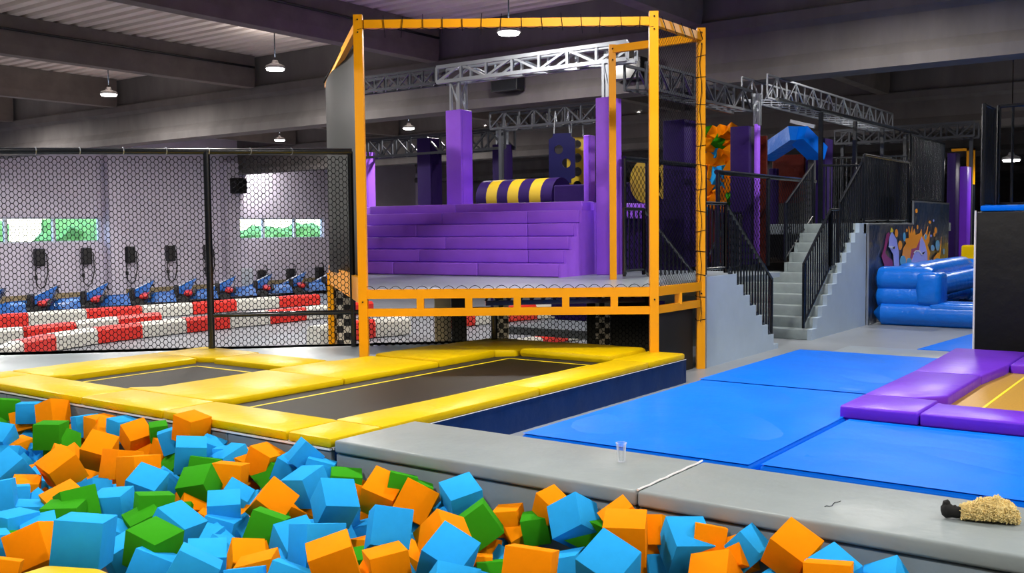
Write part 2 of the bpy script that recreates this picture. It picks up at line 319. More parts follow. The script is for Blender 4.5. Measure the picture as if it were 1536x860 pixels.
# yellow block in the near corner of the pit
bl_p = [tuple(at(px, py, z=.28).xy) for px, py in ((-30, 876), (72, 845), (152, 850), (215, 876), (150, 1010), (-60, 960))]
tag(MB().prism(bl_p, -.4, .28, .03, 3).build('pit_block', M['yellow'], None, True), 'yellow vinyl block in the pit under the largest blue cube', 'block')
# ---------------------------------------------------------------- blue mats
def mat_pad(x0, y0, x1, y1, z1, label, z0=0):
    r_ = empty('floor_mat', ((x0+x1)/2, (y0+y1)/2, z0), label, 'mat')
    n1, n2 = 18, 26; vs = []; fs = []
    for j in range(n2+1):
        for i in range(n1+1):
            u, v = i/n1, j/n2; e = min(u, 1-u, v, 1-v)
            vs.append((x0+.01+(x1-x0-.02)*u, y0+.01+(y1-y0-.02)*v, z1 + .006*sin(u*9+v*5+x0)*min(1, e*12) + .005*sin(v*17+u*6)*min(1, e*12)))
    for j in range(n2):
        for i in range(n1): k = j*(n1+1)+i; fs.append((k, k+1, k+n1+2, k+n1+1))
    MB().add(vs, fs).build('mat_cover', M['blue'], r_, True)
    MB().rbox((x0, y0, z0), (x1, y1, z1-.004), .03, 3).build('mat_core', M['blue'], r_, True)
    return r_
mat_pad(-3.5, 4.86, -2.02, 7.4, .25, 'bright blue vinyl floor mat behind the plastic cup')
mat_pad(-3.54, 7.42, -2.05, 9.78, .25, 'bright blue vinyl floor mat farther back, beside the purple pad')
mat_pad(-1.99, 4.9, .2, 6.4, .25, 'bright blue vinyl floor mat in front of the purple pad, right side')
tag(MB().rbox((-3.6, 10.9, 0), (-1.2, 11.6, .1), .015).build('floor_step', M['deck'], None, True), 'low grey step across the floor behind the blue mats', 'step')
tag(MB().prism([(-2.95, 12.0), (-2.0, 12.0), (-2.0, 14.3), (-2.75, 14.3)], 0, .06, .015).build('floor_mat', M['blue'], None, True), 'thin blue mat on grey floor by the tall black block', 'mat')
tag(MB().prism([(-2.9, 11.75), (-2.0, 11.75), (-2.0, 11.97), (-2.9, 11.97)], 0, .05, .012).build('floor_mat', M['foam_b'], None, True), 'narrow pale blue mat strip in front of the thin blue mat', 'mat')
# ---------------------------------------------------------------- purple trampoline
R1 = empty('purple_trampoline', (-1, 8.2, 0), 'trampoline with purple pads and golden bed at the right edge', 'trampoline')
for poly in ([(-2.06, 6.44), (-1.57, 6.44), (-1.57, 6.98), (-1.72, 6.98), (-2.06, 6.98)], [(-1.56, 6.44), (.1, 6.44), (.1, 6.86), (-1.5, 6.86), (-1.56, 6.9)], [(-2.06, 6.99), (-1.72, 6.99), (-1.56, 7.2), (-1.56, 8.3), (-2.06, 8.3)], [(-2.06, 8.31), (-1.56, 8.31), (-1.5, 9.0), (-1.5, 10.05), (-2.12, 10.05)], [(-1.49, 9.1), (-.2, 9.1), (-.2, 10.05), (-1.49, 10.05)], [(-.19, 9.1), (1.4, 9.1), (1.4, 10.05), (-.19, 10.05)]):
    MB().prism(poly, .24, .325, .016, 3).build('pad', M['purple2'], R1, True)
MB().box((-1.62, 6.8, .24), (1.4, 9.3, .25)).build('jump_bed', M['goldbed'], R1)
MB().box((-2.04, 6.46, 0), (1.4, 10.03, .239)).build('base_frame', M['purple2'], R1)
MB().box((-1.4, 7.02, .25), (1.4, 7.04, .252)).box((-1.36, 7.02, .25), (-1.34, 9.1, .252)).build('bed_line', M['bedline'], R1)
# ---------------------------------------------------------------- nets
def hexnet(o, t, s0, s1, z0, z1, dw=.076, dh=.059, r=.0042, flat=.30, clip=None):
    """knotted net in the vertical plane through o along t: wires as thin three-sided rods"""
    t = Vector(t).normalized(); nrm = Vector((t.y, -t.x, 0)); b = MB(); o = Vector((o[0], o[1], 0))
    def seg(p, q):
        (a, za), (c, zc) = p, q
        if clip and not (clip(a, za) and clip(c, zc)): return
        if min(a, c) < s0-1e-6 or max(a, c) > s1+1e-6 or min(za, zc) < z0-1e-6 or max(za, zc) > z1+1e-6: return
        A = o+t*a+Vector((0, 0, za)); B = o+t*c+Vector((0, 0, zc)); d = (B-A).normalized(); e = d.cross(nrm).normalized()
        n = len(b.v); b.v += [p_+q_ for p_ in (A, B) for q_ in (nrm*r, -nrm*r*.5+e*r*.87, -nrm*r*.5-e*r*.87)]
        b.f += [(n, n+1, n+4, n+3), (n+1, n+2, n+5, n+4), (n+2, n, n+3, n+5)]
    h = flat*dw/2; ni = int((s1-s0)/dw)+2; nj = int((z1-z0)/dh)+2
    for i in range(-1, ni):
        for j in range(-1, nj):
            for k in (0, 1):
                cx = s0+(i+k*.5)*dw; cz = z0+(j+k*.5)*dh
                # bar at (cx, cz) of half length h, and four legs to the bars of the neighbouring half cells
                seg((cx-h, cz), (cx+h, cz))
                for sx in (-1, 1): seg((cx+sx*h, cz), (cx+sx*(dw/2-h), cz+dh/2))
    return b
# ---------------------------------------------------------------- black net fence along the back edge of the deck
FO = Vector((-10.02, 5.035, 0)); FT = Vector((2.96, 2.94, 0)).normalized()
def fp(s, z): return FO+FT*s+Vector((0, 0, z))
sP1, sP2, sP3, sP4 = (Vector((-8.6, 6.45, 0))-FO).length, (Vector((-7.56, 7.48, 0))-FO).length, (Vector((-6.49, 8.55, 0))-FO).length, (Vector((-5.2, 9.83, 0))-FO).length
RF = empty('net_fence', fp(sP1, .26), 'tall black tube fence with honeycomb net along the grey deck', 'fence')
MB().tube([fp(-.9, 2.33), fp(sP2+.02, 2.33)], .034, 10).build('top_rail', M['black_steel'], RF, True)
MB().tube([fp(sP1, .63), fp(sP3, .63)], .026, 10).build('middle_rail', M['black_steel'], RF, True)
for s_, z1 in ((-.85, 2.33), (sP1, 2.33), (sP2, 2.33), (sP3, .65)): MB().tube([fp(s_, .26), fp(s_, z1)], .036 if s_ != sP2 else .03, 10).build('post', M['black_steel'], RF, True)
for k in range(9):
    s_ = -.5+k*.42
    if s_ < sP2: MB().tube([fp(s_, 2.33)+FT*(.02*cos(a)) + Vector((0, 0, .0)) + Vector((FT.y, -FT.x, 0))*.036*cos(a*1.0) + Vector((0, 0, .037*sin(a))) for a in [i*pi/4 for i in range(8)]], .005, 4, closed=True).build('cable_tie', M['alu'], RF)
hexnet(FO, FT, -.85, sP2-.03, .3, 2.3).build('net', M['net'], RF)
hexnet(FO, FT, sP2, sP4+.3, .0, .62, clip=lambda s, z: z > .24 or s > sP3-.1).build('net', M['net'], RF)
# ---------------------------------------------------------------- orange cage on its raised platform
A = Vector((-6.85, 6.92, 0)); B = Vector((-4.55, 8.57, 0)); C_ = Vector((-4.54, 9.59, 0)); D_ = Vector((-5.62, 9.62, 0)); E_ = Vector((-10.0, 9.48, 0))
ZB, ZT = .92, 3.5
RC = empty('climbing_cage', (A.x, A.y, KF), 'tall orange steel cage frame with black lacing around raised platform', 'cage')
def post(p, z0, z1, wd=.085):
    o = MB().box((p.x-wd/2, p.y-wd/2, z0), (p.x+wd/2, p.y+wd/2, z1), radians(35)).build('post', M['orange_steel'], RC)
    for z in (z1-.05, z1-.17, .8): MB().tube([Vector((p.x, p.y, z))-FW*.03*Vector((1, 1, 0)).length, Vector((p.x, p.y, z))+Vector((.033, -.045, 0))], .008, 6).build('bolt', M['bolt'], o)
    return o
post(A, KF, ZT+.06); post(B, 0, ZT+.06); post(C_, 0, ZT+.06); post(D_, ZB, ZT+.02, .075)
MB().box((E_.x-.04, E_.y-.04, KF), (E_.x+.04, E_.y+.04, ZB), radians(35)).build('post', M['orange_steel'], RC)
def rail(p, q, z, h_=.075, wd=.06, name='rail'): return MB().beam((p.x, p.y, z), (q.x, q.y, z), wd, h_).build(name, M['orange_steel'], RC)
for p, q in ((A, B), (B, C_), (A, E_), (C_, D_)): rail(p, q, ZT-.03, .08)
MB().tube([(A.x-.05, A.y+.03, ZT), (E_.x, E_.y-.05, ZT)], .015, 4).build('lacing_rope', M['net'], RC)
for p, q in ((A, B), (B, C_)):
    rail(p, q, ZB-.045, .09); rail(p, q, ZB-.225, .075)
    L_ = (q-p).length; k = 6 if L_ > 2 else 2
    for i in range(1, k): c = p+(q-p)*(i/k+(.03 if k > 2 else 0)); MB().box((c.x-.035, c.y-.03, ZB-.2), (c.x+.035, c.y+.03, ZB-.08), radians(35)).build('upright', M['orange_steel'], RC)
rail(A, E_, ZB-.02, .25, .05, 'side_beam')
# platform floor
fl_ = MB().prism([(A.x, A.y+.05), (B.x-.03, B.y+.03), (-4.56, 9.6), (-4.6, 12.0), (-10.2, 12.0), (E_.x, E_.y)], ZB-.06, ZB)
fl_.build('platform_floor', M['deck'], RC)
MB().slab([(A.x+.3, A.y+.5, KF), (E_.x+.3, E_.y+.3, KF), (E_.x+.3, E_.y+.3, ZB-.06), (A.x+.3, A.y+.5, ZB-.06)], (.6, .8, 0), .02)
sp = MB().beam((A.x+.5, A.y+1.3, .72), (B.x-.6, B.y+.9, .72), .06, .05)
for i in range(14):
    u = i/14; p = Vector((A.x+.5, A.y+1.3, 0)).lerp(Vector((B.x-.6, B.y+.9, 0)), u); q = Vector((A.x+.5, A.y+1.3, 0)).lerp(Vector((B.x-.6, B.y+.9, 0)), u+1/14)
    sp.beam((p.x, p.y, .74), ((p.x+q.x)/2, (p.y+q.y)/2, .86), .025, .025); sp.beam(((p.x+q.x)/2, (p.y+q.y)/2, .86), (q.x, q.y, .74), .025, .025)
sp.build('floor_truss', M['black_steel'], RC)
# lacing: loops along the front beam, ties around rails and posts
lc = MB(); n = 22
for i in range(n):
    p = A.lerp(B, (i+.06)/n); q = A.lerp(B, (i+.94)/n)
    lc.tube([p.lerp(q, u)+Vector((.02, -.03, ZB+.002+.032*sin(pi*u))) for u in (0, .12, .3, .5, .7, .88, 1)], .004, 4, cap=False)
lc.build('lacing_loops', M['net'], RC)
n = 15; random.seed(5)
for i in range(n):
    p = A.lerp(B, (i+.3)/n); e = random.uniform(-.02, .02)
    MB().tube([p+Vector((.024, -.034, ZT+random.uniform(.01, .06))), p+FT*e+Vector((.024, -.036, ZT-random.uniform(.09, .17)))], .004, 4).build('cord_tie', M['net'], RC)
MB().tube([A.lerp(B, u/60)+Vector((.02, -.035, ZT-.07-.02*abs(sin(pi*(u*15/60-.3))))) for u in range(61)], .004, 4).build('lacing_rope', M['net'], RC)
for i in range(5):
    p = B.lerp(C_, (i+.5)/5); MB().tube([p+Vector((.036, 0, ZT+.03)), p+Vector((.036, .1, ZT-.09))], .004, 4).build('cord_tie', M['net'], RC)
for i in range(13):
    z = .55+i*.225+random.uniform(-.03, .03)
    MB().tube([Vector((C_.x, C_.y, z+random.uniform(-.012, .012)))+Vector((cos(a), sin(a), 0))*.064 for a in [radians(35+45+90*j) for j in range(4)]], .0045, 4, closed=True).build('cord_tie', M['net'], RC)
vv = MB().tube([Vector((C_.x+.03, C_.y-.065, .5+i*.1)) + Vector((.012*sin(i*1.35), 0, 0)) for i in range(30)], .004, 4); vv.build('lacing_rope', M['net'], RC)
# fine black net on the short right side
hexnet(B, C_-B, .04, (C_-B).length-.04, ZB, ZT-.08, .05, .05, .0016, .1).build('fine_net', M['net'], RC)
# grey tarp hanging on the left side, orange trim band at its foot
tp = MB(); cols = 14
d_ = (E_-A); vs = []
for i in range(cols+1):
    u = .04+.93*i/cols; p = A+d_*u; o_ = .05*sin(u*6.0)
    for z in (.98, 1.6, 2.4, 3.44): vs.append((p.x+o_*.5, p.y+o_, z))
tp.add(vs, [(4*i+j, 4*i+4+j, 4*i+5+j, 4*i+1+j) for i in range(cols) for j in range(3)])
to = tp.build('side_tarp', M['greytarp'], RC, True); sm = to.modifiers.new('thick', 'SOLIDIFY'); sm.thickness = .012
# dark end panel under the right side
MB().box((-4.62, B.y+.06, 0), (-4.6, C_.y-.06, ZB-.27)).build('under_panel', M['greytarp'], RC)
# chequered pillars standing under the cage on the kart floor
def checker(x, y, wd, z0, z1, label, rz=radians(35)):
    r_ = empty('chequered_pillar', (x, y, KF), label, 'pillar')
    MB().box((x-wd/2, y-wd/2, KF), (x+wd/2, y+wd/2, z1), rz).build('core', M['ck_black'], r_)
    n = 3; s = wd/n; k = 0; R = Matrix.Rotation(rz, 3, 'Z'); c = Vector((x, y, 0))
    z = z0; row = 0
    while z < z1-.02:
        for i in range(n):
            if (i+row) % 2: continue
            for fx, fy in ((0, -1), (1, 0), (-1, 0)):
                if fy: a = (x-wd/2+i*s, y-wd/2-.004, z); b = (x-wd/2+(i+1)*s, y-wd/2+.001, min(z+s, z1))
                else:
                    xx = x+fx*wd/2; a = (xx-.004, y-wd/2+i*s, z); b = (xx+.004, y-wd/2+(i+1)*s, min(z+s, z1))
                MB().box(a, b, rz, c).build('check_tile', M['ck_white'], r_)
        z += s; row += 1
    return r_
c_ = at(513, 470, y=9.7); checker(c_.x, 9.7, .29, -.3, .80, 'black and white chequered pillar behind the fence end post')
c_ = at(752, 490, y=11.2); checker(c_.x, 11.2, .2, -.3, .74, 'slim black and white chequered pillar behind the short fence post')
c_ = at(902, 490, y=11.6); checker(c_.x, 11.6, .22, -.3, .74, 'dark chequered pillar behind net under the cage, right part')
def upright(px0, px1, y, z0, z1, m, label):
    a = at(px0, 490, y=y); d_ = (at(px1, 490, y=y)-a).length; c = at((px0+px1)/2, 490, y=y); w2 = (px1-px0)/F*(c-CAM).dot(FW)/2
    tag(MB().rbox((c.x-w2, c.y-.03, z0), (c.x+w2, c.y+.03, z1), .01, 2, YAW).build('side_panel', M[m], None), label, 'panel')
upright(652, 677, 11.0, KF, .76, 'sand', 'sand-coloured panel between barrier and black pad under the cage')
upright(677.5, 700, 11.0, KF, .76, 'greytarp', 'black padded panel beside the sand-coloured panel under the cage')
upright(880, 893, 10.9, KF, .76, 'greytarp', 'narrow black padded panel left of the dark chequered pillar under the cage')
upright(915, 985, 11.2, KF, .76, 'greytarp', 'wide black padded panel behind the net at the right under the cage')
# ---------------------------------------------------------------- purple padded steps
RS = empty('padded_steps', (-6.38, 9.72, ZB), 'wide flight of purple padded steps on the caged platform', 'steps')
rz_, td, y0 = .16, .137, 9.72; X0, X1 = -9.75, -6.42
for k in range(5):
    z0 = ZB+.004+k*rz_; ya = y0+k*td
    cuts = [X0, X0+.9+((k*37) % 11)*.08, X0+2.2+((k*53) % 9)*.08, X1]
    for a, b in zip(cuts, cuts[1:]):
        MB().rbox((a+.003, ya, z0), (b-.003, y0+5*td+.02, z0+rz_-.004), .014, 3).build('step', M['purple'], RS, True)
zt_ = ZB+5*rz_
pr = [(y0+.004, ZB)]
for k in range(5): pr += [(y0+k*td+.004, ZB+k*rz_), (y0+k*td+.004, ZB+(k+1)*rz_-.002)]
MB().slab([(X1+.035, a, b) for a, b in pr+[(y0+5*td+.3, zt_-.002), (y0+5*td+.3, ZB)]], (-1, 0, 0), .034).build('side_cheek', M['purple'], RS)
MB().rbox((X0, y0+5*td+.025, ZB), (X1, y0+5*td+.3, zt_-.02), .012).build('back_block', M['purple'], RS, True)
for a, b in ((X0, -8.3), (-8.3, X1)):
    MB().rbox((a+.003, y0+5*td-.03, zt_-.01), (b-.003, y0+5*td+.3, zt_+.11), .015, 3).build('top_bolster', M['purple'], RS, True)
RS.rotation_euler = (0, 0, radians(5.5))
lp_ = MB().prism([(at(508, 300, y=10.3).x, 10.3), (-6.6, 10.76), (-6.5, 12.4), (at(520, 300, y=12.4).x, 12.4)], zt_-.1, zt_+.105, .02).build('landing_pad', M['purple'], None, True); tag(lp_, 'purple padded landing behind the top of the steps', 'padding')
ZP = zt_+.105
MB().box((-10.3, 10.9, ZB), (-6.7, 12.3, zt_-.1)).build('landing_base', M['dpurple'], lp_)
# ---------------------------------------------------------------- padded columns and trusses of the obstacle course
def column(x, y, wd, dp, z0, z1, label, m='purple', group=None, lattice=0, name='padded_column'):
    r_ = empty(name, (x, y, z0), label, 'column', group)
    MB().rbox((x-wd/2, y-dp/2, z0), (x+wd/2, y-dp/2+.04, z1), .012, 3).build('front_pad', M[m], r_, True)
    MB().rbox((x+wd/2-.04, y-dp/2+.042, z0), (x+wd/2, y+dp/2, z1), .012, 3).build('side_pad', M[m], r_, True)
    MB().box((x-wd/2+.01, y-dp/2+.03, z0), (x+wd/2-.03, y+dp/2-.01, z1-.01)).build('core_pad', M[m], r_)
    if lattice:
        a = wd/2-.06; h_ = lattice
        for sx in (-1, 1):
            for sy in (-1, 1): MB().beam((x+sx*a, y+sy*a, z1-.02), (x+sx*a, y+sy*a, z1+h_), .035, .035).build('mast_tube', M['alu'], r_)
        n = max(1, round(h_/.3))
        for k in range(n):
            zz = z1+h_*k/n; zz2 = z1+h_*(k+1)/n
            for sy in (-1, 1): MB().beam((x-a, y+sy*a, zz2), (x+a, y+sy*a, zz), .022, .022).build('brace', M['alu'], r_)
            MB().beam((x+a, y-a, zz), (x+a, y+a, zz2), .022, .022).build('brace', M['alu'], r_)
    return r_
def truss(p, q, h_, wd, label, m='alu', n=None, group=None, r=.02, legs=None):
    p = Vector(p); q = Vector(q); d = (q-p); L_ = d.length; d.normalize(); sd = Vector((d.y, -d.x, 0))
    r_ = empty('box_truss', p, label, 'truss', group)
    for s in (-1, 1):
        for z in (0, h_): MB().beam(p+sd*s*wd/2+Vector((0, 0, z)), q+sd*s*wd/2+Vector((0, 0, z)), r*2, r*2).build('chord', M[m], r_)
    for e in ((p+d*.1, q-d*.1) if legs is not None else ()): MB().beam((e.x, e.y, e.z), (e.x, e.y, legs), .07, .07).build('mast', M[m], r_)
    n = n or max(2, round(L_/h_/1.15)); z_ = Vector((0, 0, h_))
    proto = {}
    for i in range(n+1):
        c = p+d*L_*i/n
        for s in (-1, 1):
            if ('v', s) not in proto: proto[('v', s)] = MB().beam(c+sd*s*wd/2, c+sd*s*wd/2+z_, r*1.5, r*1.5).build('upright', M[m], r_); base = c.copy(); 
            else: o = bpy.data.objects.new('upright', proto[('v', s)].data); COL.objects.link(o); o.parent = r_; o.location = d*L_*i/n
        if i < n:
            for s in (-1, 1):
                up_ = (i % 2 == 0); a = c+sd*s*wd/2+(Vector((0, 0, 0)) if up_ else z_); b = c+d*L_/n+sd*s*wd/2+(z_ if up_ else Vector((0, 0, 0)))
                if ('d', s, up_) not in proto: proto[('d', s, up_)] = (MB().beam(a, b, r*1.3, r*1.3).build('brace', M[m], r_), i)
                else:
                    src, i0 = proto[('d', s, up_)]; o = bpy.data.objects.new('brace', src.data); COL.objects.link(o); o.parent = r_; o.location = d*L_*(i-i0)/n
            MB().beam(c-sd*wd/2, c+d*L_/n+sd*wd/2, r, r).build('brace', M[m], r_)
    return r_
def pcol(px0, px1, pyt, y, z0, label, m='purple', dp=.3, lattice=0, zt=None):
    """column whose front face spans px0..px1 of the photo at depth y"""
    a = at(px0, pyt, y=y-dp/2); b = at(px1, pyt, y=y-dp/2)
    return column((a.x+b.x)/2, y, b.x-a.x, dp, z0, zt or a.z, label, m, None, lattice)
pcol(668, 690.5, 166, 10.72, ZP, 'bright purple padded column at left on the step landing, aluminium mast above', dp=.26, lattice=.4)
pcol(893, 915, 147, 10.6, ZB, 'bright purple padded column right of the steps, behind slim orange post', dp=.28, lattice=.42)
tz = at(893, 94, y=10.6).z; xl_, xr_ = at(655, 110, y=10.6).x, at(940, 70, y=10.6).x
truss((at(503, 130, y=10.72).x, 10.72, tz), (xl_-.03, 10.72, tz), .2, .22, 'shaded left stretch of the front box truss, shade put into dark steel', 'steel_dark', r=.016)  # left stretch of the bright truss; its shade is put into darker steel
truss((xl_, 10.72, tz), (xr_, 10.72, tz), .205, .22, 'bright aluminium box truss bridging the two front purple columns', r=.024, n=7)
truss((xr_-.05, 10.9, tz-.32), (xr_-.05, 14.2, tz-.32), .3, .3, 'dark truss running back from the right front column', 'steel_dark', r=.018)
truss((xr_+.1, 14.3, tz-.12), (xr_+.1, 21.0, tz-.12), .34, .4, 'higher grey truss running far back over the stairs', 'alu', r=.014)
pcol(1131, 1137, 186, 14.2, 1.0, 'slim light purple padded post at the end of the dark truss', dp=.1, lattice=.45)
pcol(545, 549, 228, 17.0, 1.0, 'purple padded column edge just right of the left cage post')
pcol(625, 645, 208, 17.0, 1.0, 'dim purple padded column behind the steps, left of the front column', 'dpurple', .4)
pcol(738, 754, 217, 17.0, 1.0, 'dim purple padded column at the left end of striped roller', 'dpurple', .35, .45)
a_ = at(500, 214, y=17.0); b_ = at(765, 217, y=17.0)
truss((a_.x, 17.0, 3.2), (b_.x, 17.0, 3.2), .4, .35, 'dark low truss behind the left cage post', 'steel_dark', r=.026)
a_ = at(745, 195, y=15.2); b_ = at(905, 195, y=15.2); zh = a_.z
truss((a_.x, 15.2, a_.z), (b_.x, 15.2, a_.z), .3, .4, 'distant grey truss above the hanging boards', 'steel_dark', r=.02, legs=KF)
# striped roller
xa, xb_ = at(730, 290, y=14.0).x, at(843, 290, y=14.0).x; nst = 7; zr = at(800, 296, y=14.0).z; rr_ = at(800, 275, y=14.0).z-zr+.08
RR = empty('striped_roller', ((xa+xb_)/2, 14.0, 0), 'horizontal padded roller with purple and yellow stripes behind the steps', 'roller')
for i in range(nst):
    a = xa+(xb_-xa)*i/nst; b = xa+(xb_-xa)*(i+1)/nst
    b_ = MB(); k = 24
    b_.add([Vector((xx, 14.0+rr_*cos(2*pi*j/k), zr+rr_*sin(2*pi*j/k))) for xx in (a, b) for j in range(k)], [(j, (j+1) % k, k+(j+1) % k, k+j) for j in range(k)] + [tuple(range(k)), tuple(range(k, 2*k))])
    b_.build('stripe', M['boardy'] if i % 2 else M['dpurple'], RR, True)
MB().rbox((xb_+.01, 13.85, zr-.3), (xb_+.2, 14.15, zr+.08), .02).build('end_block', M['purple2'], RR, True)
MB().box((xa+.1, 13.95, 0), (xa+.2, 14.05, zr-.2)).build('stand', M['dpurple'], RR)
MB().box((xb_-.2, 13.95, 0), (xb_-.1, 14.05, zr-.2)).build('stand', M['dpurple'], RR)
# hanging boards
def board(x, y, z0, wd, hh, m, holes, label, notch=True, hang=.6):
    r_ = empty('hanging_board', (x, y, z0), label, 'board')
    bm = bmesh.new(); c = .16*wd
    if notch: out = [(-wd/2+c, 0), (wd/2-c, 0), (wd/2-c, .2*hh*.4), (wd/2, .12*hh), (wd/2, .88*hh), (wd/2-c, .94*hh), (wd/2-c, hh), (-wd/2+c, hh), (-wd/2+c, .94*hh), (-wd/2, .88*hh), (-wd/2, .12*hh), (-wd/2+c, .08*hh)]
    else: out = [(-wd/2, 0), (wd/2, 0), (wd/2, hh), (-wd/2, hh)]
    edges = []
    def loop(pts):
        vv = [bm.verts.new((u, 0, v)) for u, v in pts]
        for i in range(len(vv)): edges.append(bm.edges.new((vv[i], vv[(i+1) % len(vv)])))
    loop(out)
    for (u, v, rr) in holes: loop([(u+rr*cos(2*pi*i/16), v+rr*sin(2*pi*i/16)) for i in range(16)])
    bmesh.ops.triangle_fill(bm, use_beauty=True, edges=edges)
    res = bmesh.ops.extrude_face_region(bm, geom=list(bm.faces))
    bmesh.ops.translate(bm, vec=(0, .04, 0), verts=[e for e in res['geom'] if isinstance(e, bmesh.types.BMVert)])
    bm.verts.index_update()
    R = Matrix.Rotation(radians(18), 3, 'Z')
    MB().add([R @ v.co + Vector((x, y, z0)) for v in bm.verts], [tuple(v.index for v in f.verts) for f in bm.faces]).build('panel', M[m], r_); bm.free()
    for sx in (-1, 1):
        a = R @ Vector((sx*wd*.3, .02, hh))+Vector((x, y, z0)); MB().tube([a, a+Vector((-sx*.03, 0, .4)), a+Vector((-sx*.06, 0, hang))], .012, 5).build('chain', M['alu'], r_)
    return r_
a_ = at(843, 275, y=15.0); h_ = at(843, 200, y=15.0).z-a_.z; w_ = (at(860, 240, y=15.0)-at(826, 240, y=15.0)).length
board(a_.x, 15.0, a_.z, w_, h_, 'dark_blue', [(-.12*w_, .68*h_, .17*w_), (.17*w_, .4*h_, .17*w_)], 'dark blue hanging board with two round holes behind the steps', hang=zh-a_.z-h_+.02)
a_ = at(866, 292, y=15.4); h_ = at(866, 206, y=15.4).z-a_.z; w_ = (at(880, 240, y=15.4)-at(853, 240, y=15.4)).length
board(a_.x, 15.4, a_.z, w_, h_, 'boardy', [(0, .88*h_, .2*w_), (0, .64*h_, .22*w_), (0, .4*h_, .22*w_), (0, .16*h_, .22*w_)], 'yellow hanging board with a row of holes', False, hang=zh-a_.z-h_+.02)
pcol(875, 883, 203, 13.2, ZB, 'narrow bright purple padded post beside the yellow holed board', dp=.2)
# ---------------------------------------------------------------- grey stairs
XS = -4.5
def stepped(x, pts, th, name, m, parent):   # a side wall in the plane x
    return MB().slab([(x, a, b) for a, b in pts], (-1, 0, 0), th).build(name, M[m], parent)
RA = empty('staircase', (-5.0, 10.6, 0), 'grey staircase going down from the caged platform, stepped blue-grey side', 'staircase')
pts = [(9.66, 0), (11.7, 0)]; rs = .93/7; td = (11.62-10.22)/7
yy = 11.7; z = .06; prof_ = [(11.7, .06)]
for k in range(7):
    yk = 11.55-k*.185; prof_ += [(yk, .06+k*.13), (yk, .06+(k+1)*.13)]
stepped(XS, [(9.66, 0), (11.7, 0)] + prof_ + [(9.66, .97)], .06, 'side_wall', 'stairside', RA)
for k in range(7):
    yk = 11.55-k*.185; MB().rbox((-5.5, yk-.185-(.0 if k < 6 else .6), max(0, .0+k*.13-.02)), (XS-.06, yk, .0+(k+1)*.13), .01).build('step', M['stair'], RA, True)
RB = empty('staircase', (-5.0, 13.6, 0), 'grey staircase climbing away to the upper platform, eleven steps', 'staircase')
rz2, tr2, yb = .139, .2, 12.72; pr2 = []
for k in range(11): pr2 += [(yb+k*tr2, (k)*rz2), (yb+k*tr2, (k+1)*rz2)]
stepped(XS+.06, pr2+[(15.05, 11*rz2), (15.05, 0)], .06, 'side_wall', 'stairside', RB)
for k in range(11):
    ya = yb+k*tr2; xl = -6.0 if k < 6 else -5.22
    MB().rbox((xl, ya, max(0, k*rz2-.1)), (XS, ya+tr2+.03 if k != 5 else ya+tr2+.25, (k+1)*rz2-.003), .01).build('step', M['stair'], RB, True)
stepped(-5.22, [(yb+5*tr2+.02, 6*rz2)] + [q for k in range(6, 11) for q in ((yb+k*tr2, k*rz2), (yb+k*tr2, (k+1)*rz2))] + [(15.05, 11*rz2), (15.05, .8), (yb+5*tr2+.02, .8)], .05, 'inner_stringer', 'stair', RB)
ZU = 11*rz2
up_ = MB().rbox((-8.5, 14.92, ZU-.16), (XS+.06, 20.5, ZU), .01).build('upper_platform', M['deck']); tag(up_, 'dark grey upper platform at the top of the climbing staircase', 'platform')
for i, y_ in enumerate((15.4, 20.2)):
    for x_ in (-8.3, -4.8): MB().box((x_-.06, y_-.06, 0), (x_+.06, y_+.06, ZU-.16)).build('support', M['black_steel'], up_)
# ---------------------------------------------------------------- black railings
def railing(label, runs, hgt, sp=.1, low=.09, r=.011, rr=.02, group=None, posts=()):
    """runs: list of (p, q) foot lines; verticals between a bottom and a top rail"""
    r_ = empty('railing', runs[0][0], label, 'railing', group); src = None
    for p, q in runs:
        p = Vector(p); q = Vector(q); L_ = Vector((q.x-p.x, q.y-p.y, 0)).length
        MB().tube([p+Vector((0, 0, hgt)), q+Vector((0, 0, hgt))], rr, 8).build('top_rail', M['black_steel'], r_, True)
        MB().tube([p+Vector((0, 0, low)), q+Vector((0, 0, low))], rr*.8, 8).build('bottom_rail', M['black_steel'], r_, True)
        n = max(1, round(L_/sp))
        for i in range(n+1):
            c = p.lerp(q, i/n)
            if src is None: src = MB().tube([c+Vector((0, 0, low)), c+Vector((0, 0, hgt))], r, 6).build('baluster', M['black_steel'], r_, True); c0 = c
            else:
                o = bpy.data.objects.new('baluster', src.data); COL.objects.link(o); o.parent = r_; o.location = c-c0
        for c in (p, q): MB().tube([c, c+Vector((0, 0, hgt+.01))], rr, 8).build('post', M['black_steel'], r_, True)
    return r_
xr = XS-.03
railing('black baluster railing sloping down beside the near staircase', [((xr, 9.68, .99), (xr, 10.2, .99)), ((xr, 10.2, .99), (xr, 11.55, .1))], .76, .085, .06)
railing('black sloping railing on the far side of the near staircase', [((-5.55, 9.75, .95), (-5.55, 10.2, .95)), ((-5.55, 10.2, .95), (-5.55, 11.6, .1))], .76, .11, .06)
railing('black railing on the right side of the climbing staircase', [((xr, 12.66, .16), (xr, 13.7, .88)), ((xr, 13.7, .88), (xr, 14.05, .88)), ((xr, 14.07, .98), (xr, 15.1, 1.6))], .84, .085, .05)
railing('black railing on the left side of the climbing staircase', [((-5.95, 12.75, .2), (-5.95, 13.6, .86)), ((-5.95, 13.6, .86), (-5.95, 13.95, .86)), ((-5.27, 13.95, .98), (-5.27, 15.1, 1.6))], .84, .085, .05)
railing('tall black bar fence across the top of the climbing staircase', [((-5.3, 15.6, ZU), (-4.5, 16.4, ZU))], .92, .07, .06)
railing('tall black bar fence along the upper platform over the splatter banner', [((-4.5, 15.12, ZU), (-4.5, 17.6, ZU))], 1.02, .085, .05)
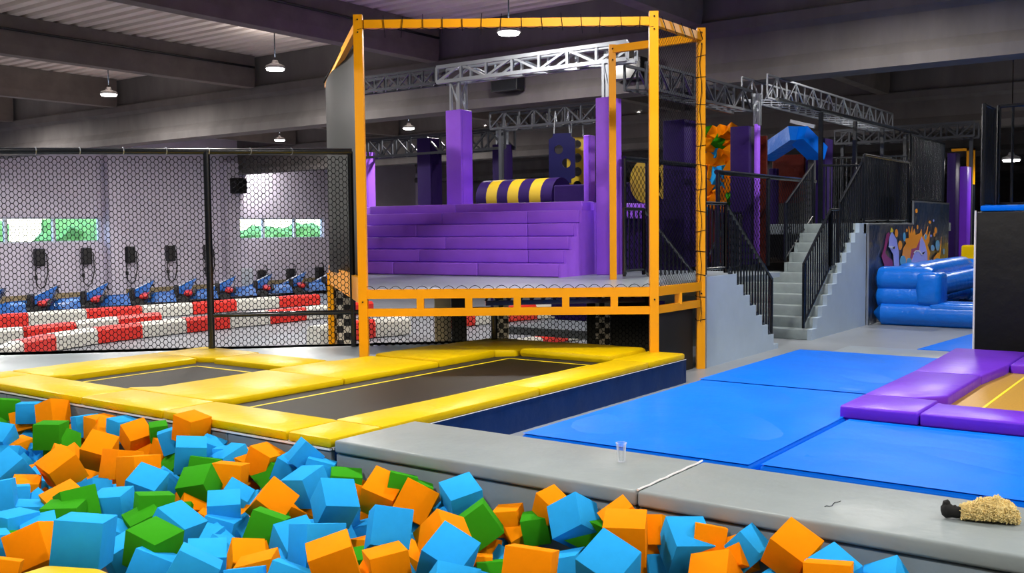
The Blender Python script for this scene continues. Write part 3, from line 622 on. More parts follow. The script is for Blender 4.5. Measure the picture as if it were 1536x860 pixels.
railing('black bar fence farther right on the upper platform, highest one', [((-4.5, 17.7, ZU), (-4.5, 20.1, ZU))], 1.5, .1, .4)
railing('black bar fence at the far back of the upper platform', [((-6.6, 18.6, ZU), (-5.0, 19.4, ZU))], 1.25, .09, .05)
tag(MB().box((-4.56, 15.95, ZU+.02), (-4.53, 16.75, ZU+.42)).build('black_box', M['black'], None), 'small matte black box behind the bar fence over the banner', 'box')
# ---------------------------------------------------------------- splatter banner
RN = empty('splatter_banner', (-4.42, 17.5, 0), 'dark blue banner with orange and lilac paint splatter behind the inflatable', 'banner')
M['bann'] = mat('banner_navy', (.018, .035, .075), .3, bump=.7, bscale=1.7, bdist=.12)
def bgrid(y0_, y1_, z0_, z1_):
    n1, n2 = 20, 10; vs = []; fs = []
    for j in range(n2+1):
        for i in range(n1+1):
            u, v = i/n1, j/n2; vs.append((-4.40-.018*abs(sin(u*7+v*1.5))*(1-abs(2*v-1)*.4), y0_+(y1_-y0_)*u, z0_+(z1_-z0_)*v))
    for j in range(n2):
        for i in range(n1): k = j*(n1+1)+i; fs.append((k, k+1, k+n1+2, k+n1+1))
    return MB().add(vs, fs)
bgrid(15.1, 17.62, .0, 1.5).build('banner_sheet', M['bann'], RN, True)
bgrid(17.62, 20.2, .0, 1.88).build('banner_sheet', M['bann'], RN, True)
MB().beam((-4.42, 15.08, 1.51), (-4.42, 17.62, 1.51), .02, .03).beam((-4.42, 17.62, 1.89), (-4.42, 20.2, 1.89), .02, .03).beam((-4.42, 17.62, 1.5), (-4.42, 17.62, 1.9), .02, .03).beam((-4.42, 15.08, 0), (-4.42, 15.08, 1.52), .02, .03).build('banner_rail', M['alu'], RN)
def bp_(px, py): v = at(px, py, x=-4.4); return (v.y, v.z)
def flat(poly, name, m, lift): MB().slab([(-4.395+lift, a, b) for a, b in poly], (1, 0, 0), .002).build(name, m, RN)
Z = lambda L: [bp_(1290+a/7.167, 290+b/7.167) for a, b in L]
bo = mat('print_orange', (1, .34, .015), .4); bl_ = mat('print_lilac', (.36, .42, 1), .4); bm_ = mat('print_magenta', (.30, .01, .16), .4); bc = mat('print_cyan', (.08, .42, .72), .4); bw_ = mat('print_white', (.75, .78, .9), .4)
flat(Z([(440, 760), (455, 600), (490, 540), (470, 490), (520, 480), (515, 350), (540, 440), (555, 350), (560, 440), (580, 380), (590, 450), (640, 430), (655, 385), (665, 470), (700, 430), (725, 350), (715, 480), (745, 410), (740, 520), (720, 560), (750, 640), (735, 700), (760, 760), (600, 780)]), 'splash', bo, .004)
flat(Z([(775, 760), (790, 690), (830, 640), (850, 640), (870, 465), (862, 640), (850, 700), (905, 700), (900, 770)]), 'splash', bo, .004)
flat(Z([(300, 420), (315, 440), (262, 640), (290, 680), (340, 720), (350, 800), (260, 800), (225, 680), (250, 600), (280, 440)]), 'splash', bm_, .004)
flat(Z([(335, 410), (385, 500), (410, 640), (415, 810), (360, 810), (350, 660), (300, 570), (310, 470)]), 'splash', bl_, .006)
flat(Z([(655, 465), (690, 540), (715, 640), (720, 780), (560, 790), (545, 730), (580, 640), (620, 620), (625, 560)]), 'splash', bl_, .006)
flat(Z([(530, 700), (545, 600), (600, 585), (640, 490), (625, 620), (575, 640), (550, 700)]), 'splash', bm_, .007)
flat(Z([(330, 370), (350, 400), (345, 420), (315, 420)]), 'splash', mat('print_yellow', (.75, .68, .05), .4), .008)
flat(Z([(290, 575), (330, 565), (375, 590), (340, 600)]), 'splash', bw_, .009)
flat(Z([(335, 590), (365, 570), (360, 600)]), 'splash', M['gap'], .010); flat(Z([(655, 645), (690, 625), (675, 655)]), 'splash', M['gap'], .010)
flat(Z([(565, 640), (590, 612), (630, 612), (665, 660), (655, 670), (625, 628), (592, 626), (575, 650)]), 'splash', bw_, .009)
def dot(px, py, a, b, m): flat(Z([(px+a*cos(2*pi*i/14), py+b*sin(2*pi*i/14)) for i in range(14)]), 'splash_drop', m, .005)
for a in ((385, 430, 16, 45, bo), (600, 190, 12, 24, bo), (745, 312, 13, 16, bo), (612, 365, 8, 25, bo), (808, 400, 13, 35, bo), (793, 445, 10, 22, bo), (425, 560, 22, 50, bo), (497, 400, 9, 18, bo), (828, 560, 22, 58, bc), (775, 590, 19, 32, bc), (895, 627, 9, 32, bc), (470, 470, 14, 48, bc), (697, 468, 12, 32, bc), (455, 730, 32, 60, bc), (520, 750, 30, 55, bc), (825, 735, 30, 40, bc), (785, 295, 7, 14, bl_), (757, 460, 8, 14, bl_), (760, 740, 18, 28, bl_)): dot(*a)
# ---------------------------------------------------------------- blue inflatable ring
RI = empty('inflatable_ring', (-3.4, 16, 0), 'glossy blue inflatable ring with black floor beside the stairs', 'inflatable')
def roll(p, q, r, name='air_tube', sq=1.0):
    p = Vector(p); q = Vector(q); L_ = (q-p).length; n = 14; b = MB(); rr = []
    pts_ = []; 
    for i in range(n+1):
        u = i/n; e = min(u, 1-u)*L_; f = 1 if e >= r*.6 else sqrt(max(.02, 1-((r*.6-e)/(r*.6))**2))
        rr.append(r*f); pts_.append(p.lerp(q, u))
    return b.tube(pts_, rr, 18).build(name, M['infl'], RI, True)
# front wall: two stacked tubes, left corner taller, left arm running back
roll((-4.4, 15.36, .17), (-2.5, 15.36, .17), .19)
roll((-4.4, 15.42, .42), (-3.5, 15.42, .42), .2)
roll((-4.4, 15.42, .68), (-3.5, 15.42, .68), .2, 'corner_tube')
MB().rbox((-3.6, 15.2, .16), (-2.55, 15.75, .36), .08, 4).build('front_sill', M['infl'], RI, True)
MB().rbox((-3.78, 15.2, .3), (-3.42, 15.7, .8), .09, 4).build('corner_block', M['infl'], RI, True)
roll((-4.0, 15.4, .7), (-4.0, 19.6, .7), .22, 'arm_tube')
roll((-4.05, 15.4, .3), (-4.05, 19.6, .3), .22, 'arm_tube')
roll((-3.72, 15.6, .55), (-3.72, 19.2, .55), .17, 'arm_tube')
roll((-4.2, 19.8, .3), (-1.6, 19.8, .3), .24, 'back_tube'); roll((-4.2, 19.8, .66), (-1.6, 19.8, .66), .2, 'back_tube')
roll((-2.35, 15.3, .15), (-2.35, 19.6, .15), .165, 'arm_tube'); roll((-2.4, 15.9, .4), (-2.4, 19.6, .4), .17, 'arm_tube'); roll((-2.4, 16.2, .65), (-2.4, 19.6, .65), .16, 'arm_tube')
wr = MB(); n1, n2 = 14, 20; vs = []; fs = []; random.seed(4)
for j in range(n2+1):
    for i in range(n1+1): vs.append((-3.75+1.25*i/n1, 15.7+3.9*j/n2, .2+random.uniform(-.035, .035)))
for j in range(n2):
    for i in range(n1): k = j*(n1+1)+i; fs.append((k, k+1, k+n1+2, k+n1+1))
wr.add(vs, fs).build('inner_sheet', mat('wet_black_sheet', (.012, .013, .016), .18), RI, True)
# ---------------------------------------------------------------- tall black block with blue mat top and railing
RK = empty('tarp_block', (-.3, 11.9, 0), 'tall black tarp-covered block with blue mat top at right edge', 'block')
tb = []; n = 24
MB().rbox((-2.03, 10.42, 0), (1.6, 14.2, 1.62), .02, 2).build('tarp_cover', M['black'], RK, True)
MB().rbox((-2.0, 10.44, 1.62), (1.6, 14.2, 1.68), .02, 2).build('top_mat', M['blue'], RK, True)
MB().tube([(-2.035, 10.415, 0), (-2.035, 10.415, 1.63)], .01, 5).build('corner_piping', M['white'], RK)
railing('tall close-set black bars on the left side of the tarp block', [((-1.99, 10.5, 1.68), (-1.99, 10.98, 1.68))], .97, .07, .02, r=.02, rr=.022)
railing('tall black wide-spaced bars across the tarp block', [((-1.95, 11.02, 1.68), (.6, 11.02, 1.68))], 1.0, .125, .02, r=.013)
# ---------------------------------------------------------------- far right: mesh gate posts, purple column, yellow edge
def fcol(px0, px1, pyt, y, label, m):
    a = at(px0, pyt, y=y); b = at(px1, pyt, y=y); return column((a.x+b.x)/2, y+.2, b.x-a.x, .4, 0, a.z, label, m)
fcol(1437, 1451, 250, 22.5, 'tall purple padded column beyond the splatter banner', 'purple2')
fcol(1421, 1434, 230, 22.0, 'dim purple padded column left of the far purple one', 'dpurple')
tag(MB().rbox((-4.4, 21.2, .55), (-2.2, 21.6, 1.08), .04, 3).build('edge_pad', M['yellow'], None, True), 'yellow padded edge behind the blue inflatable, far right', 'pad')
RO = empty('orange_frame', (-4.0, 24.0, 0), 'small far orange steel frame behind the purple column', 'frame')
o0, o1 = at(1452, 277, y=24.0), at(1461, 222, y=24.0)
for x_ in (o0.x, o1.x): MB().box((x_-.03, 23.95, o0.z), (x_+.03, 24.0, o1.z)).build('post', M['orange_steel'], RO); MB().box((x_-.04, 23.95, 0), (x_+.04, 24.0, o0.z)).build('post_base', M['black_steel'], RO)
MB().box((at(1428, 222, y=24.0).x, 23.95, o1.z-.06), (o1.x+.03, 24.0, o1.z)).build('rail', M['orange_steel'], RO)
truss((-7.6, 23.5, 3.4), (-4.6, 23.5, 3.4), .3, .5, 'small far truss above the purple columns at right', 'steel_dark', r=.025, legs=0)
RW = empty('mesh_fence', (-2, 24, 0), 'low far fence with pale mesh between bars at right edge', 'fence')
MB().box((-4.0, 24.6, 1.5), (4, 24.66, 1.58)).build('top_rail', M['black_steel'], RW)
hexnet((-3.9, 24.62, 0), (1, 0, 0), 0, 4.0, .2, 1.5, .12, .1, .008).build('net', M['whitep'], RW)
# ---------------------------------------------------------------- dark playground behind the near staircase
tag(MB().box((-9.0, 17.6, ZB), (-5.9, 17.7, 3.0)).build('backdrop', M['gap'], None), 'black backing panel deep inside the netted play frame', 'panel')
def dcol(px0, px1, y, z0, z1, label, m='dpurple'):
    a = at(px0, 300, y=y).x; b = at(px1, 300, y=y).x
    return column((a+b)/2, y, b-a, .4, z0, z1, label, m)
dcol(1004, 1036, 13.0, ZB, 3.02, 'wide dim purple padded column between the orange posts')
dcol(1103, 1131, 14.3, ZB, 3.0, 'dim purple padded column right of the foam-cube wall')
dcol(1214, 1243, 17.2, ZU, 3.0, 'dim purple padded column behind the top of the stairs')
RP = empty('netted_panel', (-5.3, 11.0, ZB), 'black framed diamond-net panel standing between the orange posts', 'fence')
xn = at(936, 240, y=10.7).x; ye = 13.0
p, q = Vector((xn, 10.7, 0)), Vector((xn, ye, 0)); zn = at(936, 238, y=10.7).z
for z in (zn,): MB().tube([p+Vector((0, 0, z)), q+Vector((0, 0, z))], .035, 8).build('top_rail', M['black_steel'], RP, True)
for y_ in (10.7, 11.3, 13.0): MB().tube([(xn, y_, ZB), (xn, y_, zn)], .03, 8).build('post', M['black_steel'], RP, True)
hexnet(p, q-p, .03, 2.27, ZB+.05, zn-.03, .1, .1, .004, .12).build('net', M['net'], RP)
RQ = empty('netted_panel', (-5.55, 14.0, ZB), 'long black netted guard rail in front of the foam-cube wall', 'fence')
p, q = Vector((-5.55, 12.2, 0)), Vector((-5.55, 16.0, 0))
MB().tube([p+Vector((0, 0, 2.22)), q+Vector((0, 0, 2.22))], .035, 8).build('top_rail', M['black_steel'], RQ, True)
for y_ in (12.25, 14.0, 15.95): MB().tube([(-5.55, y_, ZB), (-5.55, y_, 2.22)], .03, 8).build('post', M['black_steel'], RQ, True)
hexnet(p, q-p, .03, 3.7, ZB+.05, 2.2, .1, .1, .004, .12).build('net', M['net'], RQ)
for y0_, y1_, zt2 in ((14.0, 20.2, 3.12),):
    r_ = empty('guard_frame', (-4.9, y0_, ZU), 'tall thin black frame above the upper railings', 'frame')
    MB().tube([(-5.3, 13.7, 3.3), (-5.0, 20.2, 3.25)], .03, 6).build('top_rail', M['black_steel'], r_)
    for y_ in (15.3, 17.0, 18.6, 20.15): MB().box((-5.25, y_-.03, ZU), (-5.19, y_+.03, 3.25)).build('post', M['black_steel'], r_)
pw = tag(MB().rbox((-9.0, 13.5, 0), (at(1030, 300, y=13.5).x, 13.6, 2.2), .02).build('padded_wall', M['dpurple'], None), 'dim purple padded wall with yellow discs behind the netted panel', 'wall')
for px in (968, 1008):
    b_ = MB(); k = 28; c = at(px, 272, y=13.42)
    b_.add([Vector((c.x+.27*cos(2*pi*j/k), 13.42+d__, c.z+.33*sin(2*pi*j/k))) for d__ in (0, .08) for j in range(k)], [tuple(range(k)), tuple(range(k, 2*k))] + [(j, (j+1) % k, k+(j+1) % k, k+j) for j in range(k)])
    b_.build('yellow_disc', M['boardy'], pw)
# wall of foam cubes behind net, blue padded arch, red padding
random.seed(11); cols3 = ['foam_o', 'foam_b', 'foam_g']; cnm = dict(foam_o='orange', foam_b='blue', foam_g='green')
seq = []
spots = []
for j in range(9):
    for i in range(4):
        px = 1058+i*14+random.uniform(-4, 4)+(6 if j % 2 else 0); py = 202+j*13+random.uniform(-4, 4); m = random.choice(['foam_o']*5+['foam_b', 'foam_b', 'foam_g'])
        if px > 1104: continue
        spots.append((px, py, m))
cnt = {}
base_c = {}
for px, py, m in spots:
    c = at(px, py, y=14.55+random.uniform(-.06, .06)); cnt[m] = cnt.get(m, 0)+1
    if m not in base_c: base_c[m] = MB().box((-.105, -.105, -.105), (.105, .105, .105)).build('foam_cube', M[m], None, origin=(0, 0, 0)); o = base_c[m]
    else: o = base_c[m].copy(); COL.objects.link(o)
    o.location = c; o.rotation_euler = (random.uniform(0, 1.5), random.uniform(0, 1.5), random.uniform(0, 1.5))
    tag(o, '%s foam cube in the netted heap behind the right orange post, %s %s from top' % (cnm[m], ORD[cnt[m]-1], cnm[m]), 'foam cube', 'foam cubes in the netted heap')
tag(MB().box((-6.9, 14.8, ZB), (-5.9, 14.85, 2.9)).build('back_board', M['redwall'], None), 'dark brown backing behind the netted heap of foam cubes', 'panel')
ya = 16.4; a = at(1148, 232, y=ya); b = at(1196, 200, y=ya-.6); c = at(1218, 222, y=ya)
ar = empty('padded_arch', (b.x, ya, ZU), 'bright blue padded beams forming an arch behind the railings', 'arch')
MB().beam(a, b, .3, .24).build('beam', M['infl'], ar); MB().beam(b, c+Vector((.1, 0, -.1)), .3, .24).build('beam', M['blue'], ar)
for e in (a, c): MB().beam((e.x, e.y, e.z), (e.x, e.y, ZU), .1, .1).build('leg', M['steel_dark'], ar)
MB().beam(at(1186, 182, y=ya), at(1222, 190, y=ya), .06, .06).build('top_bar', M['alu'], ar)
tag(MB().rbox((at(1158, 230, y=17.0).x, 17.0, 1.9), (at(1206, 230, y=17.0).x, 17.1, 2.75), .03, 3).build('wall_padding', M['redwall'], None, True), 'dark red wrinkled padding under the blue arch', 'padding')
tag(MB().rbox((at(1146, 250, y=16.6).x, 16.6, 1.4), (at(1164, 250, y=16.6).x, 16.75, 2.5), .02, 3).build('wall_padding', M['dpurple'], None, True), 'small purple padded panel left of the red padding', 'padding')
# ---------------------------------------------------------------- dark boxes fixed to the structure
b_ = at(765, 125, y=14.7); tag(MB().rbox((b_.x-.3, 14.5, b_.z-.16), (b_.x+.3, 14.74, b_.z+.16), .02).build('wall_unit', M['black_steel'], None), 'dark box unit fixed on the concrete beam behind the bright truss', 'box')
b_ = at(948, 105, y=14.7); tag(MB().rbox((b_.x-.28, 14.5, b_.z-.18), (b_.x+.28, 14.74, b_.z+.18), .02).build('wall_unit', M['black_steel'], None), 'dark box unit fixed on the beam between the orange posts', 'box')
b_ = at(353, 279, x=XW+.4); tag(MB().rbox((XW+.38, b_.y-.25, b_.z-.3), (XW+.8, b_.y+.25, b_.z+.3), .02).build('loudspeaker', M['black'], None), 'black loudspeaker on the wall column above the right windows', 'loudspeaker')
# ---------------------------------------------------------------- kart hall: barriers, karts, chargers
def barrier(pts, seg, hgt, wd, label, start=0):
    """kerb wall along a polyline: alternating red and white blocks, each its own part"""
    P_ = [Vector((x, y, KF)) for x, y in pts]; r_ = empty('track_barrier', P_[0], label, 'barrier')
    L_ = [0]
    for a, b in zip(P_, P_[1:]): L_.append(L_[-1]+(b-a).length)
    def pos(s):
        for i in range(len(P_)-1):
            if s <= L_[i+1]+1e-6: return P_[i].lerp(P_[i+1], (s-L_[i])/(L_[i+1]-L_[i]))
        return P_[-1]
    n = int(L_[-1]/seg)
    for i in range(n):
        a, b = pos(i*seg+.01), pos((i+1)*seg-.01); m = 'red' if (i+start) % 2 else 'whitep'; d = (b-a).normalized(); sd = Vector((d.y, -d.x, 0))
        bb = MB(); pr = [(-wd/2, .02), (-wd/2, hgt*.8), (-wd/2+.06, hgt), (wd/2-.06, hgt), (wd/2, hgt*.8), (wd/2, .02)]; k = 6
        bb.add([e+sd*u+Vector((0, 0, v)) for e in (a, b) for u, v in pr], [tuple(range(k)), tuple(range(k, 2*k))] + [(j, (j+1) % k, k+(j+1) % k, k+j) for j in range(k)])
        bb.build('barrier_block', M[m], r_)
    return r_
def px_path(L): return [tuple(at(px, py, z=KF).xy) for px, py in L]
barrier(px_path(((-55, 497), (0, 493), (105, 485), (193, 479), (268, 474), (336, 468), (402, 463), (460, 459), (500, 456))), 1.5, .36, .3, 'farthest red and white kerb barrier, in front of the karts', 1)
barrier(px_path(((-70, 523), (0, 518), (60, 513), (100, 507), (200, 493), (300, 484))), 1.35, .36, .3, 'middle red and white kerb barrier at the left edge', 0)
barrier(px_path(((2, 552), (28, 537), (52, 532), (84, 525), (156, 514), (245, 503), (330, 494), (407, 486), (480, 478), (560, 470))), 1.25, .36, .3, 'nearest red and white kerb barrier, curving away at its left end', 0)
barrier(px_path(((470, 520), (540, 508), (600, 503), (652, 497))), .95, .42, .35, 'red and white barrier seen through the net under the purple steps', 0)
barrier(px_path(((660, 494), (700, 489), (800, 479), (885, 472), (960, 464))), 1.1, .4, .35, 'red and white barrier far under the cage platform', 1)
barrier(px_path(((720, 528), (800, 518), (885, 506), (960, 496))), .8, .16, .35, 'low red and white kerb near the net under the cage', 1)
# a kart, its parts
def kart(x, y, rz, label, src=[]):
    if src:
        k = copy_tree(src[0], None, (x, y, KF)); k.rotation_euler = (0, 0, rz); k['label'] = label; return k
    r_ = empty('go_kart', (0, 0, 0), label, 'kart', 'parked karts along the wall')
    MB().rbox((-.9, -.62, .1), (.9, .62, .24), .05, 2).build('floor_tray', M['kblack'], r_)
    for s in (-1, 1): MB().add([(-.45, s*.36, .12), (.45, s*.36, .12), (.5, s*.72, .12), (-.5, s*.72, .12), (-.35, s*.4, .42), (.3, s*.4, .38), (.4, s*.68, .3), (-.45, s*.68, .36)], [(0, 1, 2, 3), (4, 5, 6, 7), (0, 1, 5, 4), (1, 2, 6, 5), (2, 3, 7, 6), (3, 0, 4, 7)]).build('side_pod', M['kblue'], r_)
    MB().add([(.55, -.36, .14), (1.2, -.5, .14), (1.2, .5, .14), (.55, .36, .14), (.2, -.26, .82), (1.15, -.36, .36), (1.15, .36, .36), (.2, .26, .82)], [(0, 1, 2, 3), (4, 5, 6, 7), (0, 1, 5, 4), (1, 2, 6, 5), (2, 3, 7, 6), (3, 0, 4, 7)]).build('nose_cone', M['kblue'], r_)
    MB().add([(.3, -.12, .78), (1.0, -.17, .44), (1.0, .17, .44), (.3, .12, .78), (.3, -.12, .80), (1.0, -.17, .46), (1.0, .17, .46), (.3, .12, .80)], [(4, 5, 6, 7), (0, 1, 5, 4), (1, 2, 6, 5), (2, 3, 7, 6), (3, 0, 4, 7)]).build('number_panel', M['kwhite'], r_)
    MB().rbox((-.55, -.24, .2), (-.4, .24, .62), .05, 3).rbox((-.5, -.24, .2), (.05, .24, .34), .05, 3).build('seat', M['kblack'], r_)
    MB().rbox((-1.0, -.55, .28), (-.72, .55, .44), .08, 3).build('rear_cover', M['kred'], r_)
    MB().tube([(-1.05, -.62, .3), (-1.05, -.5, .42), (-1.05, .5, .42), (-1.05, .62, .3)], .05, 8).build('rear_bumper', M['kblack'], r_)
    MB().tube([Vector((.28+.05*sin(a), .15*cos(a), .7+.12*sin(a))) for a in [i*pi/6 for i in range(12)]], .018, 6, closed=True).build('steering_wheel', M['kblack'], r_)
    for sx, sy in ((.72, .55), (.72, -.55), (-.72, .55), (-.72, -.55)):
        b_ = MB(); k = 16; b_.add([Vector((sx+.15*cos(2*pi*j/k), sy+d_, .15+.15*sin(2*pi*j/k))) for d_ in (-.08, .08) for j in range(k)], [tuple(range(k)), tuple(range(k, 2*k))] + [(j, (j+1) % k, k+(j+1) % k, k+j) for j in range(k)]); b_.build('wheel', M['kblack'], r_)
    src.append(r_); r_.location = (x, y, KF); r_.rotation_euler = (0, 0, rz); return r_
kl = ['at the left edge of the picture', 'second from the left edge', 'third from the left', 'fourth from the left, under the third charger', 'fifth from the left, under the fourth charger', 'just left of the tall fence post', 'just right of the tall fence post', 'under the loudspeaker', 'under the right windows, left one', 'under the right windows, right one', 'last one before the cage tarp']
for i, l in enumerate(kl): kart(-28.9, 14.75+i*1.66, radians(-128), 'blue parked kart behind the far barrier, ' + l)
# wall chargers with their cable loops
cl = ['first from the left', 'second from the left, below the window end', 'third from the left, just right of the wall column', 'fourth from the left', 'half hidden by the tall fence post', 'first one right of the wall column', 'standing out under the right windows', 'last one by the cage tarp']
for i, l in enumerate(cl):
    y_ = 17.2+i*1.665 if i < 5 else at((390, 433, 476)[i-5], 415, x=XW).y; dz_ = 0 if i < 5 else at(433, 403, x=XW).z-1.0
    r_ = empty('wall_charger', (XW, y_, .4), 'black wall charger with looped cable, ' + l, 'charger', 'kart chargers on the wall')
    MB().rbox((XW, y_-.16, .42+dz_), (XW+.24, y_+.16, 1.0+dz_), .05, 3).build('charger_box', M['kblack'], r_)
    MB().tube([(q_[0], q_[1], q_[2]+dz_) if dz_ == 0 else (q_[0], q_[1], KF+.1+(q_[2]+.34)*.75) for q_ in [(XW+.12, y_+.14, .9), (XW+.14, y_+.24, .8), (XW+.14, y_+.26, .2), (XW+.14, y_+.16, -.22), (XW+.14, y_, -.34), (XW+.14, y_-.14, -.2), (XW+.14, y_-.17, .3), (XW+.12, y_-.12, .45)]], .022, 6).build('cable', M['kblack'], r_, True)
    MB().rbox((XW+.1, y_-.2, -.02+dz_*.6), (XW+.2, y_-.12, .12+dz_*.6), .02).build('plug', M['kblack'], r_)
tag(MB().rbox((XW+.05, at(354, 410, x=XW+.3).y, KF), (XW+.3, at(388, 410, x=XW+.3).y-.25, at(380, 402, x=XW+.3).z), .03).build('cabinet', M['frame'], None), 'grey-blue cabinet against the wall below the right windows', 'cabinet')
# ---------------------------------------------------------------- small things on the ledge
c = at(932, 693, z=.281); pr = [(.001, 0), (.0215, 0), (.0235, .02), (.03, .108), (.0335, .112), (.0335, .117), (.030, .117)]
hh = (at(932, 693, z=.281)-CAM).dot(FW)*29/F; k_ = hh/.117
tag(MB().lathe([(a*k_, b*k_) for a, b in pr], c, 32).build('plastic_cup', M['clear'], None, True, origin=c), 'small empty clear plastic cup standing on the grey ledge', 'cup')
tag(MB().tube([at(px, py, z=.2825) for px, py in ((1237, 760.5), (1240, 759), (1244, 760), (1248, 759), (1250, 756), (1252, 754.2), (1256, 753.6), (1261, 752))], .0016, 5).build('thread', M['black_steel'], None), 'short dark thread lying on the grey ledge', 'thread')
RD = empty('fluffy_plush', at(1470, 780, z=.281), 'cream woolly plush limb with a black foot lying on the grey ledge', 'plush toy')
p0 = at(1440, 779, z=.281); p1 = at(1530, 786, z=.281); dd = (p1-p0); Lp = dd.length; dd.normalize(); sd = Vector((-dd.y, dd.x, 0))
random.seed(9); b_ = MB(); nu, nv = 36, 22
def rad(u): return .052*((.5+.5*sin(min(1, u/.62)*pi*.5)) if u < .62 else sqrt(max(.05, 1-((u-.62)/.385)**2)))*(1+.05*sin(u*23)+.04*sin(u*41+1))
def core(u, a, ex=0): 
    r = rad(u)+ex; return p0+dd*(Lp*u)+sd*(r*cos(a))+Vector((0, 0, max(.002, rad(u)*.92+r*.92*sin(a))))
vs = [core(i/nu, 2*pi*j/nv, random.uniform(-.003, .003)) for i in range(nu+1) for j in range(nv)]
b_.add(vs, [(i*nv+j, i*nv+(j+1) % nv, (i+1)*nv+(j+1) % nv, (i+1)*nv+j) for i in range(nu) for j in range(nv)] + [tuple(range(nv)), tuple(nu*nv+j for j in range(nv))])
b_.build('wool_body', M['wool'], RD, True)
b_ = MB()
for i in range(1300):      # curled tufts
    u = random.uniform(.0, .99); a = random.uniform(-.25*pi, 1.25*pi); c0 = core(u, a); o_ = (core(u, a, .01)-c0).normalized(); tv = Vector((random.uniform(-1, 1), random.uniform(-1, 1), random.uniform(-.6, .6)))*.006
    b_.tube([c0-o_*.002, c0+o_*.004+tv*.6, c0+o_*.0065+tv, c0+o_*.004+tv*1.7], [.0026, .003, .0026, .0012], 4)
wt = b_.build('wool_tufts', M['wool'], RD, True); wt['kind'] = 'stuff'
f0 = p0+dd*.012; b_ = MB()
b_.tube([p0+dd*.03+Vector((0, 0, .026)), f0-dd*.012+Vector((0, 0, .027)), f0-dd*.04+Vector((0, 0, .029)), f0-dd*.06+Vector((0, 0, .033)), f0-dd*.076+Vector((0, 0, .038)), f0-dd*.086+Vector((0, 0, .038))], [.018, .025, .0245, .033, .027, .01], 14)
b_.tube([f0-dd*.066+Vector((0, 0, .042)), f0-dd*.063+Vector((0, 0, .066)), f0-dd*.055+Vector((0, 0, .074))], [.018, .016, .007], 10)
b_.tube([f0-dd*.032+Vector((0, 0, .036)), f0-dd*.03+Vector((0, 0, .052)), f0-dd*.027+Vector((0, 0, .055))], [.015, .011, .005], 10)
b_.build('black_foot', M['hoof'], RD, True)
